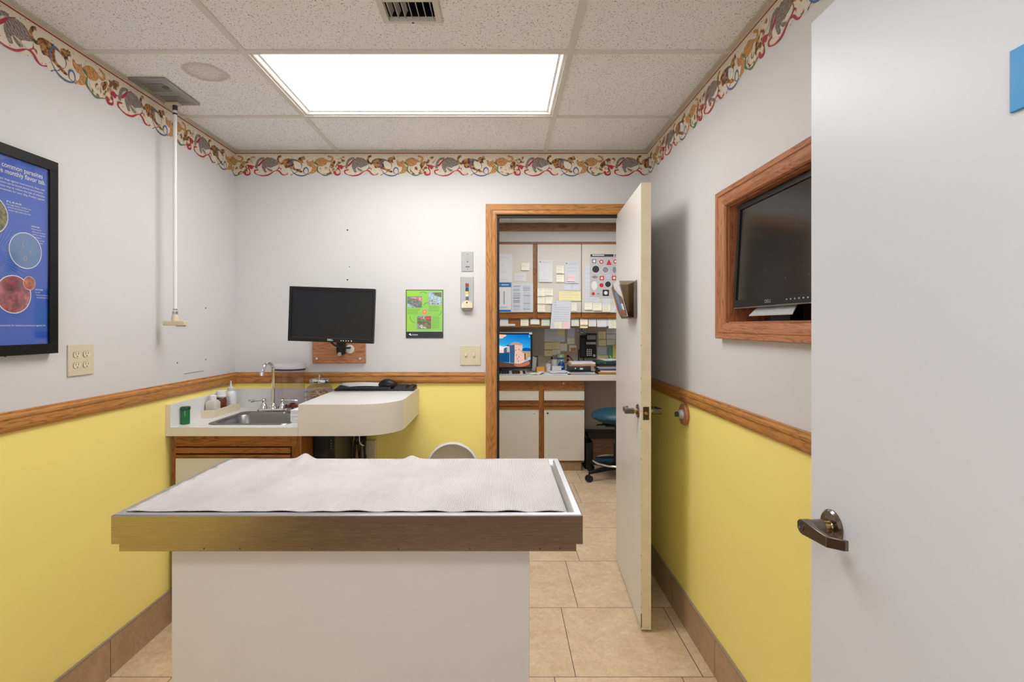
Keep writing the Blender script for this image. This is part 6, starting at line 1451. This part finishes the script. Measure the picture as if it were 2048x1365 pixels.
for nm, a, b, th, rz, mt, lb_, cat_ in (('book', 1196, 1240, .014, 1, mustard, 'mustard book at the bottom of the right office stack', 'book'), ('folder', 1196, 1240, .008, -2, mat('peach_folder', (232, 178, 130), .6), 'peach folder above the mustard book', 'papers'),
   ('paper_pile', 1198, 1240, .010, 2, paper, 'white papers above the peach folder', 'papers'), ('magazine', 1194, 1240, .010, -2, mat('dark_magazine', (60, 58, 62), .4), 'dark magazine in the right office stack', 'papers'),
   ('magazine', 1195, 1240, .009, 2, silver_folder, 'grey magazine in the right office stack', 'papers'), ('paper_pile', 1194, 1240, .009, -1, mat('grey_paper', (188, 188, 194), .6), 'grey papers in the middle of the right office stack', 'papers'),
   ('magazine', 1196, 1240, .012, 1, dark_grey, 'black folder under the green binder of the right office stack', 'papers')):
    loose(nm, X(a, 5.15), X(b, 5.15), 5.10, 5.34, zz, rz, mt, lb_, cat_, th, .001); zz += th + .0028
t = empty('ring_binder', (X(1205, 5.15), 5.22, zz), 0, 'dark green ring binder on the right office stack', 'binder')
MB().box(X(1193, 5.15), X(1236, 5.15), 5.15, 5.38, zz, zz + .036, mat('green_binder', (30, 66, 64), .4)).build('binder_cover', t, bevel=.005)
mm = MB(); mm.lathe((X(1210, 5.15), 5.1495, zz + .017), [(.008, 0), (.008, -.0012), (.005, -.0012), (.005, .0)], chrome, axis='y', seg=20); mm.build('finger_ring', t)
loose('paper_pile', X(1206, 5.2), X(1245, 5.2), 5.18, 5.4, zz + .037, 5, paper, 'white sheets on top of the green binder', 'papers', .006, .004)
cbx(1338, 1416, 470, 1000, 5.50, .012, mat('teal_card', (60, 130, 116), .6), 'teal_folder', 'teal folder standing against the office wall by the door', 'folder', z0=CT + .0005)
cbx(1424, 1560, 452, 1000, 5.52, .012, mat('yellow_folder', (206, 184, 96), .6), 'yellow_folder', 'yellow folder standing against the office wall by the door', 'folder', z0=CT + .0005)
x = X(1229, 5.45); t = empty('pen_cup', (x, 5.45, CT), 0, 'dark pen cup behind the right office stack', 'pen cup')
m = MB(); m.lathe((x, 5.45, CT + .0005), [(.03, 0), (.035, 0), (.037, .10), (.034, .10), (.032, .004), (.01, .004)], dark_grey, seg=24); m.build('cup_body', t, angle=40)
for (dx, c1, nm, lb_, zt_) in ((-.022, (222, 230, 40), 'highlighter', 'bright yellow highlighter leaning in the pen cup', 712), (.002, (196, 60, 50), 'red_pen', 'red pen standing in the pen cup', 716), (.016, (70, 50, 110), 'purple_pen', 'purple pen standing in the pen cup', 714)):
    m = MB(); zt_ = Z(zt_, 5.45); m.tube([(x + dx * .3, 5.45, CT + .012), (x + dx, 5.45, CT + .10), (x + dx * 1.6 - (.012 if nm == 'highlighter' else 0), 5.45, zt_)], .0065 if nm == 'highlighter' else .004, mat(nm + '_col', c1, .4), 10); tag(m.build(nm), lb_, 'pen')

# ---- stool, crate, bin and strip under the counter
SX, SY = 1.07, 4.83
t = empty('office_stool', (SX, SY, 0), 0, 'teal seated office stool on black castors behind the open door', 'stool')
teal = mat('teal_vinyl', (10, 68, 84), .45)
m = MB(); m.lathe((SX, SY, 0), [(.02, .500), (.14, .515), (.21, .545), (.238, .572), (.232, .592), (.19, .620), (.12, .636), (.05, .641), (.001, .641)], teal, seg=48, cap=False); m.build('seat', t, angle=60)
m = MB(); m.box(SX - .12, SX + .12, SY - .09, SY + .09, .488, .505, black_plastic); m.build('seat_plate', t, bevel=.004)
m = MB(); m.tube([(SX - .05, SY - .02, .497), (SX - .16, SY - .06, .502), (SX - .20, SY - .07, .500)], .007, black_plastic, 10); m.build('height_lever', t)
m = MB(); m.lathe((SX, SY, .12), [(.028, 0), (.028, .2), (.018, .2), (.018, .37)], black_plastic, seg=24); m.build('column', t, angle=40)
m = MB(); n = 48; rings = []
for i in range(n + 1):
    a = 2 * math.pi * i / n; c = Vector((SX + .215 * math.cos(a), SY + .215 * math.sin(a), .158)); rad = Vector((math.cos(a), math.sin(a), 0))
    rings.append([c + .010 * (math.cos(b) * rad + math.sin(b) * Vector((0, 0, 1))) for b in [2 * math.pi * k / 10 for k in range(10)]])
m.loft(rings, chrome, True, False)
for k in range(3):
    a = k * 2.094 + .5; m.tube([(SX + .02 * math.cos(a), SY + .02 * math.sin(a), .19), (SX + .21 * math.cos(a), SY + .21 * math.sin(a), .16)], .008, black_plastic, 8)
m.build('foot_ring', t, angle=60)
for k in range(5):
    a = math.radians(204 - 72 * k); c, s = math.cos(a), math.sin(a); P0 = Vector((SX, SY, .115)); P1 = Vector((SX + .30 * c, SY + .30 * s, .085))
    sd = Vector((-s, c, 0)); m = MB()
    def sec(p, w, h0, h1): return [p + sd * w + Vector((0, 0, h0)), p - sd * w + Vector((0, 0, h0)), p - sd * w * .7 + Vector((0, 0, h1)), p + sd * w * .7 + Vector((0, 0, h1))]
    m.loft([sec(P0, .03, -.03, .03), sec(P0.lerp(P1, .5), .024, -.02, .016), sec(P1, .017, -.014, .008)], black_plastic); lg = m.build('leg', t, bevel=.003)
    m = MB(); m.lathe(P1 + Vector((0, 0, -.035)), [(.008, 0), (.008, .03)], black_plastic, seg=10)
    w = Vector((-s, c, 0))
    for q in (-.014, .014):
        ctr = P1 + Vector((c * .004, s * .004, -.085 + .0305)); ring0 = []; ring1 = []
        for i in range(20):
            b = 2 * math.pi * i / 20; off = Vector((c * math.cos(b), s * math.cos(b), math.sin(b))) * .0295; ring0.append(ctr + w * (q - .009) + off); ring1.append(ctr + w * (q + .009) + off)
        m.loft([ring0, ring1], black_rubber)
    m.build('castor', lg, angle=40)
t = empty('wooden_crate', (1.15, 5.4, 0), 0, 'low wooden crate with horizontal boards under the office counter', 'crate')
crt = oak('crate_wood', 'x', (86, 60, 40), (136, 100, 70))
for k in range(4): MB().box(.915, 1.5, 5.40, 5.42, .045 + k * .049, .045 + k * .049 + .047, crt).build('board', t, bevel=.001)
MB().box(.90, 1.52, 5.385, 5.585, .242, .300, mat('crate_dark_top', (44, 34, 28), .5)).build('crate_top', t, bevel=.002)
MB().box(.915, 1.5, 5.42, 5.58, .0, .242, crt).build('crate_body', t, smooth=False)
MB().box(.905, 1.51, 5.33, 5.384, .0005, .04, mat('blue_strip', (30, 74, 108), .6)).build('blue_box', bevel=.003)
tag(bpy.data.objects['blue_box'], 'low blue box on the floor before the wooden crate', 'box')
t = empty('slim_bin', (.862, 5.25, 0), 0, 'slim black bin beside the office base cabinet', 'bin')
m = MB(); m.loft([rr(.825, .898, 5.12, 5.36, .02, .001), rr(.818, .905, 5.11, 5.37, .02, .26), rr(.822, .901, 5.114, 5.366, .02, .26), rr(.829, .894, 5.124, 5.356, .02, .01)], black_rubber, cap=False); m.build('bin_body', t, angle=40)
m = MB(); m.box(.828, .896, 5.122, 5.358, .001, .006, black_rubber); m.build('bin_floor', t)
